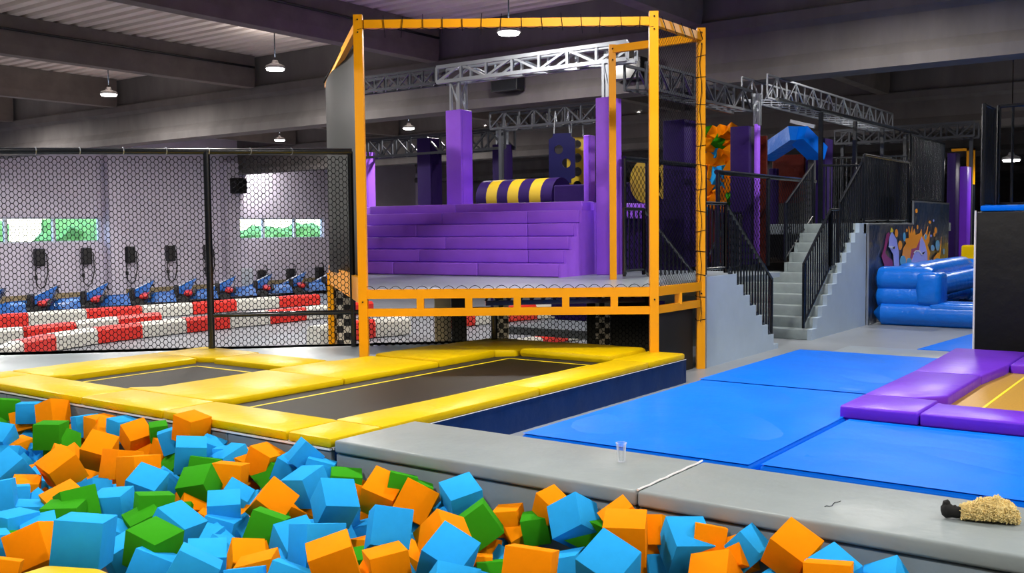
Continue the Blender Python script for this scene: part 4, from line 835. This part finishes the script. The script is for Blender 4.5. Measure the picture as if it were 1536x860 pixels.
# ---------------------------------------------------------------- foam cubes in the pit: colour, centre, quaternion, edge, label
CUBES = [
 ('o', (-7.060, 3.869, 0.162), (0.197, -0.105, 0.969, -0.103), 0.171, 'orange foam cube, third orange from left, back row under the yellow pads'),
 ('o', (-7.479, 3.872, 0.058), (0.165, -0.325, 0.927, -0.084), 0.155, 'orange foam cube, first orange from left, back row under the yellow pads'),
 ('b', (-7.414, 3.874, 0.132), (0.001, -0.397, 0.917, -0.028), 0.153, 'blue foam cube, first blue from left, back row under the yellow pads'),
 ('g', (-7.731, 3.866, 0.126), (0.047, 0.542, -0.836, 0.065), 0.163, 'green foam cube, second green from left, back row under the yellow pads'),
 ('g', (-7.532, 3.638, 0.023), (0.383, 0.427, -0.817, -0.063), 0.159, 'half-hidden green foam cube, first green from left, back row under the yellow pads'),
 ('g', (-6.489, 3.536, 0.124), (0.010, 0.333, -0.943, 0.014), 0.175, 'green foam cube, first green from left, second row, pit left'),
 ('g', (-6.478, 3.607, 0.044), (0.273, -0.114, 0.930, -0.219), 0.170, 'green foam cube, third green from left, back row under the yellow pads'),
 ('b', (-7.112, 3.498, 0.032), (0.160, 0.244, -0.913, -0.285), 0.169, 'blue foam cube, first blue from left, second row, pit left'),
 ('o', (-7.073, 3.612, -0.069), (-0.025, 0.003, 0.996, 0.091), 0.161, 'orange foam cube, second orange from left, back row under the yellow pads'),
 ('b', (-6.862, 3.716, -0.029), (-0.133, 0.461, 0.825, 0.297), 0.146, 'blue foam cube, fourth blue from left, back row under the yellow pads'),
 ('o', (-6.720, 3.908, 0.064), (-0.258, -0.009, -0.966, 0.022), 0.147, 'half-hidden orange foam cube, fourth orange from left, back row under the yellow pads'),
 ('o', (-6.395, 3.868, 0.082), (-0.327, -0.471, 0.813, 0.105), 0.156, 'orange foam cube, sixth orange from left, back row under the yellow pads'),
 ('o', (-5.739, 3.437, 0.124), (-0.332, 0.446, 0.831, -0.001), 0.175, 'orange foam cube, fifth orange from left, second row, pit left'),
 ('o', (-6.019, 3.879, 0.105), (-0.309, 0.071, 0.941, 0.121), 0.164, 'orange foam cube, seventh orange from left, back row under the yellow pads'),
 ('o', (-5.888, 3.883, -0.029), (-0.304, 0.480, -0.812, 0.135), 0.142, 'orange foam cube, eighth orange from left, back row under the yellow pads'),
 ('o', (-5.731, 3.908, 0.047), (0.138, 0.005, -0.990, 0.034), 0.146, 'orange foam cube, ninth orange from left, back row under the yellow pads'),
 ('o', (-5.419, 3.891, 0.233), (-0.101, -0.039, 0.994, 0.019), 0.170, 'orange foam cube, tenth orange from left, back row under the yellow pads'),
 ('b', (-5.069, 3.625, 0.151), (-0.091, -0.449, 0.886, 0.069), 0.178, 'blue foam cube, eighth blue from left, back row under the yellow pads'),
 ('b', (-5.215, 3.878, 0.113), (0.197, 0.305, -0.932, 0.000), 0.143, 'blue foam cube, ninth blue from left, back row under the yellow pads'),
 ('b', (-5.047, 3.879, 0.081), (-0.003, 0.290, -0.957, 0.031), 0.147, 'blue foam cube, tenth blue from left, back row under the yellow pads'),
 ('b', (-4.944, 3.838, 0.080), (0.065, 0.066, 0.979, 0.183), 0.174, 'blue foam cube, eleventh blue from left, back row under the yellow pads'),
 ('g', (-5.797, 3.902, 0.164), (-0.078, 0.252, 0.963, 0.048), 0.113, 'green foam cube, fourth green from left, back row under the yellow pads'),
 ('b', (-5.602, 3.869, 0.135), (-0.064, -0.300, -0.944, -0.121), 0.149, 'blue foam cube, seventh blue from left, back row under the yellow pads'),
 ('b', (-6.668, 3.890, 0.110), (-0.074, -0.137, -0.988, -0.010), 0.154, 'blue foam cube, fifth blue from left, back row under the yellow pads'),
 ('o', (-6.499, 3.904, 0.114), (0.020, -0.000, -1.000, -0.001), 0.162, 'orange foam cube, fifth orange from left, back row under the yellow pads'),
 ('b', (-6.234, 3.908, 0.129), (0.052, 0.000, -0.999, 0.006), 0.153, 'blue foam cube, sixth blue from left, back row under the yellow pads'),
 ('b', (-5.847, 2.931, 0.092), (0.725, -0.249, -0.534, 0.356), 0.170, 'blue foam cube, first blue from left, third row, pit left'),
 ('o', (-6.111, 3.461, 0.005), (0.105, -0.290, -0.897, -0.316), 0.150, 'orange foam cube, third orange from left, second row, pit left'),
 ('o', (-6.158, 3.423, 0.014), (0.216, 0.530, -0.819, 0.026), 0.152, 'half-hidden orange foam cube, second orange from left, second row, pit left'),
 ('o', (-5.473, 3.037, 0.129), (-0.687, 0.317, 0.538, -0.372), 0.178, 'orange foam cube, fourth orange from left, third row, pit left'),
 ('o', (-5.404, 3.375, 0.099), (-0.039, -0.006, -0.991, 0.126), 0.173, 'orange foam cube, sixth orange from left, second row, pit left'),
 ('o', (-5.035, 3.252, 0.135), (0.069, -0.009, 0.996, -0.057), 0.175, 'orange foam cube, eighth orange from left, second row, pit left'),
 ('b', (-4.817, 3.153, 0.093), (0.225, 0.238, -0.933, -0.149), 0.171, 'blue foam cube, tenth blue from left, second row, pit left'),
 ('g', (-5.541, 3.869, -0.025), (0.084, -0.152, -0.870, -0.461), 0.149, 'green foam cube, fifth green from left, back row under the yellow pads'),
 ('g', (-4.914, 3.604, 0.073), (-0.048, -0.391, 0.910, -0.130), 0.173, 'green foam cube, sixth green from left, back row under the yellow pads'),
 ('g', (-4.637, 3.367, 0.079), (-0.182, 0.471, 0.839, 0.202), 0.169, 'green foam cube, third green from left, second row, pit left'),
 ('o', (-4.655, 3.589, 0.077), (-0.021, -0.297, 0.951, -0.084), 0.172, 'orange foam cube, second orange from left, second row, pit left-centre'),
 ('o', (-4.877, 3.881, 0.069), (-0.188, -0.162, 0.962, 0.118), 0.144, 'orange foam cube, eleventh orange from left, back row under the yellow pads'),
 ('b', (-5.222, 3.548, -0.038), (0.359, 0.492, -0.786, 0.101), 0.140, 'blue foam cube, eleventh blue from left, second row, pit left'),
 ('o', (-4.656, 3.340, -0.010), (0.292, 0.138, 0.926, -0.197), 0.164, 'orange foam cube, ninth orange from left, second row, pit left'),
 ('b', (-4.241, 3.229, 0.035), (-0.122, 0.331, 0.935, 0.036), 0.167, 'blue foam cube, first blue from left, second row, pit left-centre'),
 ('b', (-4.496, 3.489, -0.000), (-0.301, -0.307, 0.903, 0.016), 0.149, 'blue foam cube, third blue from left, second row, pit left-centre'),
 ('b', (-4.190, 3.176, -0.046), (0.111, 0.249, -0.960, 0.057), 0.160, 'blue foam cube, second blue from left, second row, pit left-centre'),
 ('b', (-4.102, 3.048, -0.089), (-0.238, -0.038, 0.967, 0.076), 0.156, 'blue foam cube, second blue from left, third row, pit left-centre'),
 ('b', (-3.468, 2.543, 0.099), (-0.084, -0.435, 0.892, 0.093), 0.159, 'blue foam cube, first blue from left, front rows, pit left-centre'),
 ('b', (-3.251, 2.310, 0.163), (-0.213, -0.387, 0.883, -0.160), 0.172, 'blue foam cube, ninth blue from left, front rows, pit left'),
 ('o', (-3.509, 2.780, 0.035), (-0.297, 0.277, 0.914, -0.004), 0.145, 'orange foam cube, first orange from left, third row, pit left-centre'),
 ('o', (-3.333, 2.716, 0.026), (-0.109, 0.338, -0.935, -0.028), 0.164, 'orange foam cube, second orange from left, third row, pit left-centre'),
 ('b', (-3.137, 2.482, 0.086), (0.077, -0.392, 0.907, -0.131), 0.154, 'blue foam cube, second blue from left, front rows, pit left-centre'),
 ('b', (-2.968, 2.548, 0.109), (-0.125, -0.321, 0.920, -0.186), 0.162, 'blue foam cube, third blue from left, front rows, pit left-centre'),
 ('g', (-3.724, 3.077, 0.068), (0.561, -0.758, -0.122, 0.310), 0.161, 'green foam cube, first green from left, second row, pit left-centre'),
 ('b', (-3.498, 3.053, 0.044), (0.282, -0.760, -0.568, 0.142), 0.167, 'blue foam cube, fifth blue from left, second row, pit left-centre'),
 ('b', (-3.040, 2.773, 0.197), (-0.101, -0.145, -0.979, 0.098), 0.177, 'blue foam cube, fifth blue from left, third row, pit left-centre'),
 ('o', (-2.850, 2.688, 0.179), (-0.005, 0.336, 0.930, 0.148), 0.175, 'orange foam cube, fourth orange from left, third row, pit left-centre'),
 ('o', (-2.895, 3.040, 0.050), (0.045, 0.287, 0.955, 0.055), 0.167, 'orange foam cube, first orange from left, third row, pit centre'),
 ('b', (-3.041, 3.205, 0.152), (-0.169, -0.317, -0.917, 0.171), 0.176, 'blue foam cube, first blue from left, second row, pit centre'),
 ('o', (-3.645, 3.796, 0.090), (-0.230, -0.169, 0.936, 0.206), 0.181, 'orange foam cube, third orange from left, back row left of the cup'),
 ('o', (-3.372, 3.757, 0.095), (-0.478, 0.810, 0.084, -0.330), 0.182, 'orange foam cube, fourth orange from left, back row left of the cup'),
 ('b', (-3.137, 3.846, 0.129), (0.137, -0.250, -0.946, -0.156), 0.171, 'blue foam cube, fourth blue from left, back row left of the cup'),
 ('b', (-3.208, 3.876, 0.016), (-0.071, -0.071, 0.987, 0.123), 0.161, 'blue foam cube, third blue from left, back row left of the cup'),
 ('o', (-2.827, 3.335, 0.110), (0.405, -0.013, 0.884, -0.234), 0.173, 'orange foam cube, second orange from left, second row, pit centre'),
 ('g', (-2.905, 3.688, 0.073), (-0.464, 0.734, -0.108, -0.485), 0.173, 'green foam cube, fourth green from left, back row left of the cup'),
 ('b', (-2.552, 3.034, 0.163), (-0.262, -0.080, 0.936, 0.222), 0.176, 'blue foam cube, first blue from left, third row, pit centre'),
 ('b', (-2.356, 2.815, 0.122), (0.272, 0.289, 0.885, -0.245), 0.172, 'blue foam cube, second blue from left, third row, pit centre'),
 ('o', (-2.974, 2.991, -0.020), (-0.264, -0.262, 0.927, -0.036), 0.134, 'orange foam cube, fifth orange from left, third row, pit left-centre'),
 ('o', (-2.788, 3.528, -0.072), (-0.000, -0.314, 0.944, -0.104), 0.130, 'orange foam cube, third orange from left, second row, pit centre'),
 ('g', (-2.698, 3.511, -0.078), (0.057, -0.334, 0.935, -0.106), 0.128, 'green foam cube, the only green one of the second row, pit centre'),
 ('o', (-2.877, 3.896, 0.052), (0.063, -0.177, 0.982, 0.035), 0.130, 'orange foam cube, sixth orange from left, back row left of the cup'),
 ('o', (-2.631, 3.903, 0.167), (-0.252, 0.751, 0.605, -0.074), 0.119, 'orange foam cube, eighth orange from left, back row left of the cup'),
 ('g', (-2.706, 3.889, 0.046), (-0.073, 0.248, -0.964, -0.060), 0.130, 'green foam cube, fifth green from left, back row left of the cup'),
 ('b', (-2.466, 3.857, 0.128), (-0.281, -0.006, -0.921, 0.271), 0.172, 'blue foam cube, eighth blue from left, back row left of the cup'),
 ('o', (-2.804, 3.882, -0.013), (-0.125, 0.257, 0.919, 0.274), 0.123, 'orange foam cube, seventh orange from left, back row left of the cup'),
 ('o', (-2.092, 2.959, 0.219), (0.015, 0.208, -0.968, 0.142), 0.179, 'orange foam cube, second orange from left, third row, pit centre'),
 ('b', (-2.387, 3.673, -0.046), (-0.139, 0.154, -0.978, 0.011), 0.163, 'blue foam cube, seventh blue from left, back row left of the cup'),
 ('g', (-2.437, 3.880, 0.091), (0.230, 0.272, -0.934, 0.032), 0.138, 'green foam cube, sixth green from left, back row left of the cup'),
 ('b', (-1.903, 3.213, 0.197), (-0.184, 0.049, 0.942, 0.277), 0.179, 'blue foam cube, the only blue one of the second row, pit right'),
 ('o', (-2.072, 3.642, 0.176), (-0.016, -0.221, 0.971, 0.091), 0.179, 'orange foam cube, first orange from left, back row right of the cup'),
 ('o', (-2.210, 3.860, 0.167), (-0.062, -0.362, -0.885, -0.285), 0.147, 'orange foam cube, ninth orange from left, back row left of the cup'),
 ('o', (-2.078, 3.888, 0.142), (-0.069, 0.108, -0.977, 0.169), 0.132, 'orange foam cube, third orange from left, back row right of the cup'),
 ('o', (-2.098, 3.890, 0.024), (-0.015, 0.318, -0.948, 0.022), 0.133, 'orange foam cube, second orange from left, back row right of the cup'),
 ('b', (-1.888, 3.842, 0.121), (0.248, -0.358, -0.898, -0.062), 0.175, 'blue foam cube, second blue from left, back row right of the cup'),
 ('b', (-2.009, 3.865, -0.037), (0.287, 0.429, 0.847, -0.128), 0.140, 'blue foam cube, first blue from left, back row right of the cup'),
 ('o', (-1.796, 3.879, 0.148), (-0.046, -0.235, 0.961, -0.136), 0.135, 'orange foam cube, fourth orange from left, back row right of the cup'),
 ('o', (-1.676, 3.894, 0.102), (0.205, 0.083, 0.949, -0.227), 0.130, 'orange foam cube, sixth orange from left, back row right of the cup'),
 ('o', (-1.695, 3.727, 0.039), (0.149, 0.003, 0.883, -0.445), 0.170, 'orange foam cube, fifth orange from left, back row right of the cup'),
 ('b', (-1.638, 3.915, 0.133), (-0.373, -0.011, 0.928, 0.011), 0.135, 'blue foam cube, third blue from left, back row right of the cup'),
 ('o', (-1.428, 3.878, 0.173), (-0.242, 0.059, 0.945, 0.214), 0.159, 'orange foam cube, seventh orange from left, back row right of the cup'),
 ('b', (-1.461, 3.884, 0.024), (-0.068, 0.238, 0.944, 0.219), 0.123, 'half-hidden blue foam cube, fourth blue from left, back row right of the cup'),
 ('b', (-1.249, 3.853, 0.110), (0.129, -0.247, -0.931, -0.235), 0.158, 'blue foam cube, fifth blue from left, back row right of the cup'),
 ('o', (-1.230, 3.742, 0.113), (-0.034, 0.119, -0.987, 0.100), 0.176, 'orange foam cube, eighth orange from left, back row right of the cup'),
 ('b', (-1.048, 3.890, 0.104), (-0.032, -0.636, -0.716, -0.287), 0.143, 'blue foam cube, sixth blue from left, back row right of the cup'),
 ('b', (-3.546, 2.047, 0.316), (-0.030, -0.350, 0.934, -0.068), 0.181, 'blue foam cube, sixth blue from left, front rows, pit left'),
 ('o', (-4.105, 2.152, 0.157), (-0.241, 0.291, -0.923, 0.078), 0.171, 'orange foam cube, second orange from left, front rows, pit left'),
 ('o', (-3.915, 1.887, 0.142), (0.053, 0.464, -0.869, 0.164), 0.158, 'orange foam cube, first orange from left, front rows, pit left'),
 ('b', (-4.979, 2.416, 0.172), (0.215, -0.745, 0.186, 0.604), 0.177, 'blue foam cube, second blue from left, front rows, pit left'),
 ('b', (-5.402, 2.724, 0.038), (0.004, -0.530, 0.845, -0.076), 0.145, 'blue foam cube, second blue from left, third row, pit left'),
 ('b', (-4.921, 2.533, 0.062), (0.077, 0.529, -0.845, 0.030), 0.148, 'blue foam cube, fourth blue from left, front rows, pit left'),
 ('g', (-4.568, 2.536, 0.102), (-0.012, -0.370, 0.929, -0.001), 0.169, 'green foam cube, second green from left, front rows, pit left'),
 ('g', (-4.651, 2.655, 0.130), (-0.178, -0.134, -0.975, -0.014), 0.170, 'green foam cube, first green from left, third row, pit left'),
 ('o', (-4.820, 2.689, 0.105), (-0.006, 0.130, 0.975, 0.183), 0.170, 'orange foam cube, third orange from left, third row, pit left'),
 ('b', (-5.601, 3.093, -0.008), (-0.015, -0.038, 0.994, 0.105), 0.139, 'blue foam cube, fifth blue from left, second row, pit left'),
 ('b', (-5.524, 3.100, 0.019), (0.374, 0.482, -0.786, 0.106), 0.147, 'half-hidden blue foam cube, sixth blue from left, second row, pit left'),
 ('b', (-5.307, 3.135, -0.009), (-0.179, 0.082, -0.969, 0.150), 0.139, 'blue foam cube, seventh blue from left, second row, pit left'),
 ('o', (-5.549, 2.862, 0.029), (0.088, 0.465, -0.880, -0.043), 0.145, 'orange foam cube, first orange from left, third row, pit left'),
 ('b', (-4.622, 2.833, 0.087), (0.022, -0.292, 0.955, 0.047), 0.169, 'blue foam cube, fourth blue from left, third row, pit left'),
 ('g', (-4.349, 2.884, 0.105), (0.039, 0.221, 0.972, -0.069), 0.171, 'green foam cube, third green from left, third row, pit left'),
 ('g', (-4.285, 2.796, 0.060), (-0.053, 0.156, 0.970, 0.179), 0.152, 'green foam cube, second green from left, third row, pit left'),
 ('b', (-3.876, 2.678, 0.142), (-0.254, -0.142, 0.954, -0.069), 0.172, 'blue foam cube, sixth blue from left, third row, pit left'),
 ('g', (-3.755, 2.484, 0.134), (-0.141, -0.091, 0.985, 0.035), 0.171, 'green foam cube, third green from left, front rows, pit left'),
 ('b', (-3.671, 2.423, 0.063), (-0.004, -0.454, -0.866, 0.209), 0.165, 'blue foam cube, eighth blue from left, front rows, pit left'),
 ('b', (-4.050, 2.520, 0.030), (0.027, -0.096, -0.978, -0.184), 0.138, 'blue foam cube, seventh blue from left, front rows, pit left'),
 ('b', (-4.388, 2.678, 0.017), (-0.189, -0.268, 0.944, -0.047), 0.138, 'blue foam cube, fifth blue from left, third row, pit left'),
 ('b', (-4.557, 2.288, 0.123), (-0.004, 0.042, -0.999, 0.016), 0.160, 'blue foam cube, third blue from left, front rows, pit left'),
 ('b', (-4.452, 2.356, 0.095), (-0.101, 0.221, 0.966, 0.083), 0.154, 'blue foam cube, fifth blue from left, front rows, pit left'),
 ('b', (-4.375, 2.083, 0.115), (-0.013, -0.581, 0.813, -0.043), 0.154, 'blue foam cube, first blue from left, front rows, pit left'),
 ('g', (-4.472, 2.187, 0.083), (0.078, 0.563, -0.820, 0.064), 0.147, 'half-hidden green foam cube, first green from left, front rows, pit left'),
 ('o', (-4.698, 3.880, 0.110), (-0.184, -0.102, 0.977, -0.043), 0.164, 'orange foam cube, thirteenth orange from left, back row under the yellow pads'),
 ('g', (-4.631, 3.880, 0.041), (-0.236, -0.001, 0.953, -0.190), 0.153, 'green foam cube, seventh green from left, back row under the yellow pads'),
 ('o', (-4.041, 3.382, 0.072), (0.443, -0.475, -0.745, 0.152), 0.171, 'orange foam cube, fourth orange from left, second row, pit left-centre'),
 ('b', (-4.077, 3.657, 0.096), (0.070, -0.020, 0.987, 0.142), 0.174, 'blue foam cube, sixteenth blue from left, back row under the yellow pads'),
 ('b', (-3.589, 3.398, 0.141), (-0.335, 0.234, 0.913, -0.009), 0.176, 'blue foam cube, seventh blue from left, second row, pit left-centre'),
 ('b', (-4.318, 3.859, 0.195), (-0.114, -0.240, -0.887, -0.378), 0.147, 'blue foam cube, fifteenth blue from left, back row under the yellow pads'),
 ('b', (-4.476, 3.889, 0.086), (-0.230, -0.145, 0.962, 0.015), 0.151, 'blue foam cube, fourteenth blue from left, back row under the yellow pads'),
 ('b', (-4.200, 3.858, 0.113), (0.114, 0.333, -0.931, 0.095), 0.158, 'blue foam cube, seventeenth blue from left, back row under the yellow pads'),
 ('g', (-3.993, 3.860, 0.065), (0.080, 0.394, -0.916, -0.011), 0.172, 'green foam cube, first green from left, back row left of the cup'),
 ('o', (-3.962, 3.865, 0.038), (-0.189, -0.312, 0.928, -0.081), 0.149, 'orange foam cube, first orange from left, back row left of the cup'),
 ('g', (-3.571, 3.863, 0.120), (-0.086, -0.367, 0.918, -0.124), 0.149, 'green foam cube, second green from left, back row left of the cup'),
 ('g', (-3.467, 3.868, 0.094), (-0.139, -0.352, 0.921, -0.092), 0.144, 'green foam cube, third green from left, back row left of the cup'),
 ('b', (-3.739, 3.581, -0.027), (-0.738, 0.658, 0.019, -0.152), 0.143, 'blue foam cube, ninth blue from left, second row, pit left-centre'),
 ('o', (-4.125, 3.667, -0.048), (0.762, -0.531, 0.033, 0.370), 0.139, 'orange foam cube, fourteenth orange from left, back row under the yellow pads'),
 ('b', (-5.329, 2.809, -0.048), (-0.587, -0.420, -0.063, -0.689), 0.165, 'blue foam cube, third blue from left, third row, pit left'),
 ('o', (-5.554, 2.999, -0.110), (0.275, 0.588, 0.489, 0.583), 0.165, 'half-hidden orange foam cube, second orange from left, third row, pit left'),
 ('b', (-4.148, 3.030, -0.079), (-0.442, -0.508, -0.617, 0.406), 0.165, 'blue foam cube, first blue from left, third row, pit left-centre'),
 ('b', (-3.954, 3.004, -0.095), (-0.515, 0.823, -0.011, -0.241), 0.165, 'blue foam cube, third blue from left, third row, pit left-centre'),
 ('o', (-3.700, 2.991, -0.085), (0.144, -0.447, -0.411, -0.781), 0.165, 'half-hidden orange foam cube, third orange from left, third row, pit left-centre'),
 ('b', (-3.468, 2.973, -0.068), (0.487, 0.712, -0.466, 0.197), 0.165, 'half-hidden blue foam cube, fourth blue from left, third row, pit left-centre'),
 ('b', (-6.045, 3.215, -0.081), (0.309, 0.574, 0.444, 0.614), 0.165, 'half-hidden blue foam cube, fourth blue from left, second row, pit left'),
 ('b', (-5.296, 3.235, -0.096), (0.544, 0.204, -0.248, 0.775), 0.165, 'half-hidden blue foam cube, ninth blue from left, second row, pit left'),
 ('g', (-4.627, 3.223, -0.087), (0.258, 0.126, -0.324, -0.901), 0.165, 'half-hidden green foam cube, second green from left, second row, pit left'),
 ('o', (-4.431, 3.256, -0.107), (0.901, -0.150, 0.221, 0.342), 0.165, 'orange foam cube, first orange from left, second row, pit left-centre'),
 ('b', (-4.180, 3.252, -0.099), (0.327, 0.035, 0.732, -0.597), 0.165, 'blue foam cube, fourth blue from left, second row, pit left-centre'),
 ('g', (-3.246, 3.255, -0.083), (0.056, -0.920, -0.386, -0.035), 0.165, 'green foam cube, third green from left, second row, pit left-centre'),
 ('b', (-3.005, 3.214, -0.102), (-0.494, 0.619, -0.127, -0.598), 0.165, 'half-hidden blue foam cube, second blue from left, second row, pit centre'),
 ('b', (-6.980, 3.503, -0.105), (0.132, 0.857, -0.443, 0.227), 0.165, 'blue foam cube, second blue from left, second row, pit left'),
 ('b', (-6.759, 3.465, -0.144), (0.758, 0.043, -0.345, 0.552), 0.165, 'blue foam cube, third blue from left, second row, pit left'),
 ('o', (-6.483, 3.475, -0.137), (0.439, -0.492, -0.407, -0.632), 0.165, 'half-hidden orange foam cube, first orange from left, second row, pit left'),
 ('o', (-6.011, 3.490, -0.122), (-0.042, -0.360, 0.802, -0.475), 0.165, 'orange foam cube, fourth orange from left, second row, pit left'),
 ('b', (-5.786, 3.469, -0.139), (-0.794, -0.045, -0.557, -0.240), 0.165, 'half-hidden blue foam cube, eighth blue from left, second row, pit left'),
 ('o', (-5.556, 3.464, -0.131), (0.748, -0.111, -0.600, 0.262), 0.165, 'half-hidden orange foam cube, seventh orange from left, second row, pit left'),
 ('o', (-4.362, 3.482, -0.128), (-0.661, 0.548, -0.474, 0.195), 0.165, 'half-hidden orange foam cube, third orange from left, second row, pit left-centre'),
 ('g', (-4.164, 3.488, -0.101), (0.215, -0.739, 0.067, 0.635), 0.165, 'half-hidden green foam cube, second green from left, second row, pit left-centre'),
 ('b', (-3.896, 3.478, -0.131), (-0.741, 0.238, 0.446, 0.442), 0.165, 'half-hidden blue foam cube, sixth blue from left, second row, pit left-centre'),
 ('b', (-3.645, 3.508, -0.142), (-0.350, -0.332, 0.305, 0.821), 0.165, 'blue foam cube, eighth blue from left, second row, pit left-centre'),
 ('o', (-3.427, 3.502, -0.110), (0.086, 0.037, 0.995, -0.031), 0.165, 'orange foam cube, fifth orange from left, second row, pit left-centre'),
 ('o', (-3.169, 3.510, -0.136), (0.746, -0.473, -0.446, -0.148), 0.165, 'orange foam cube, first orange from left, second row, pit centre'),
 ('b', (-2.698, 3.453, -0.127), (0.018, -0.059, -0.158, -0.985), 0.165, 'half-hidden blue foam cube, third blue from left, second row, pit centre'),
 ('b', (-6.944, 3.700, -0.125), (0.089, 0.655, 0.726, -0.190), 0.165, 'blue foam cube, third blue from left, back row under the yellow pads'),
 ('b', (-4.624, 3.692, -0.143), (0.411, -0.238, -0.761, 0.442), 0.165, 'blue foam cube, twelfth blue from left, back row under the yellow pads'),
 ('b', (-3.625, 3.682, -0.109), (0.074, 0.435, 0.890, 0.109), 0.165, 'blue foam cube, first blue from left, back row left of the cup'),
 ('b', (-3.396, 3.712, -0.125), (-0.890, -0.069, 0.115, -0.436), 0.165, 'blue foam cube, second blue from left, back row left of the cup'),
 ('o', (-2.921, 3.745, -0.112), (0.175, -0.016, 0.969, -0.174), 0.165, 'orange foam cube, fifth orange from left, back row left of the cup'),
 ('b', (-2.757, 3.732, -0.138), (0.658, 0.417, 0.599, 0.185), 0.165, 'blue foam cube, fifth blue from left, back row left of the cup'),
 ('b', (-7.425, 3.860, -0.133), (0.818, -0.419, -0.197, -0.341), 0.165, 'blue foam cube, second blue from left, back row under the yellow pads'),
 ('o', (-4.851, 3.860, -0.142), (0.110, -0.206, 0.350, 0.907), 0.165, 'orange foam cube, twelfth orange from left, back row under the yellow pads'),
 ('b', (-4.592, 3.860, -0.125), (0.398, 0.189, -0.103, 0.892), 0.165, 'half-hidden blue foam cube, thirteenth blue from left, back row under the yellow pads'),
 ('o', (-3.907, 3.860, -0.158), (-0.153, 0.028, -0.561, -0.813), 0.165, 'orange foam cube, second orange from left, back row left of the cup'),
 ('b', (-2.948, 3.860, -0.130), (0.414, -0.900, 0.133, 0.020), 0.165, 'blue foam cube, sixth blue from left, back row left of the cup'),
]
proto = {}
def foam_cube(c, loc, quat, size, label):
    m = 'foam_'+c
    if m not in proto: proto[m] = o = MB().rbox((-.5, -.5, -.5), (.5, .5, .5), .012, 2).build('foam_cube', M[m], None, True, origin=(0, 0, 0))
    else: o = proto[m].copy(); COL.objects.link(o)
    o.rotation_mode = 'QUATERNION'; o.location = loc; o.rotation_quaternion = quat; o.scale = (size,)*3
    return tag(o, label, 'foam cube', 'foam cubes in the pit')
for a_ in CUBES: foam_cube(*a_)
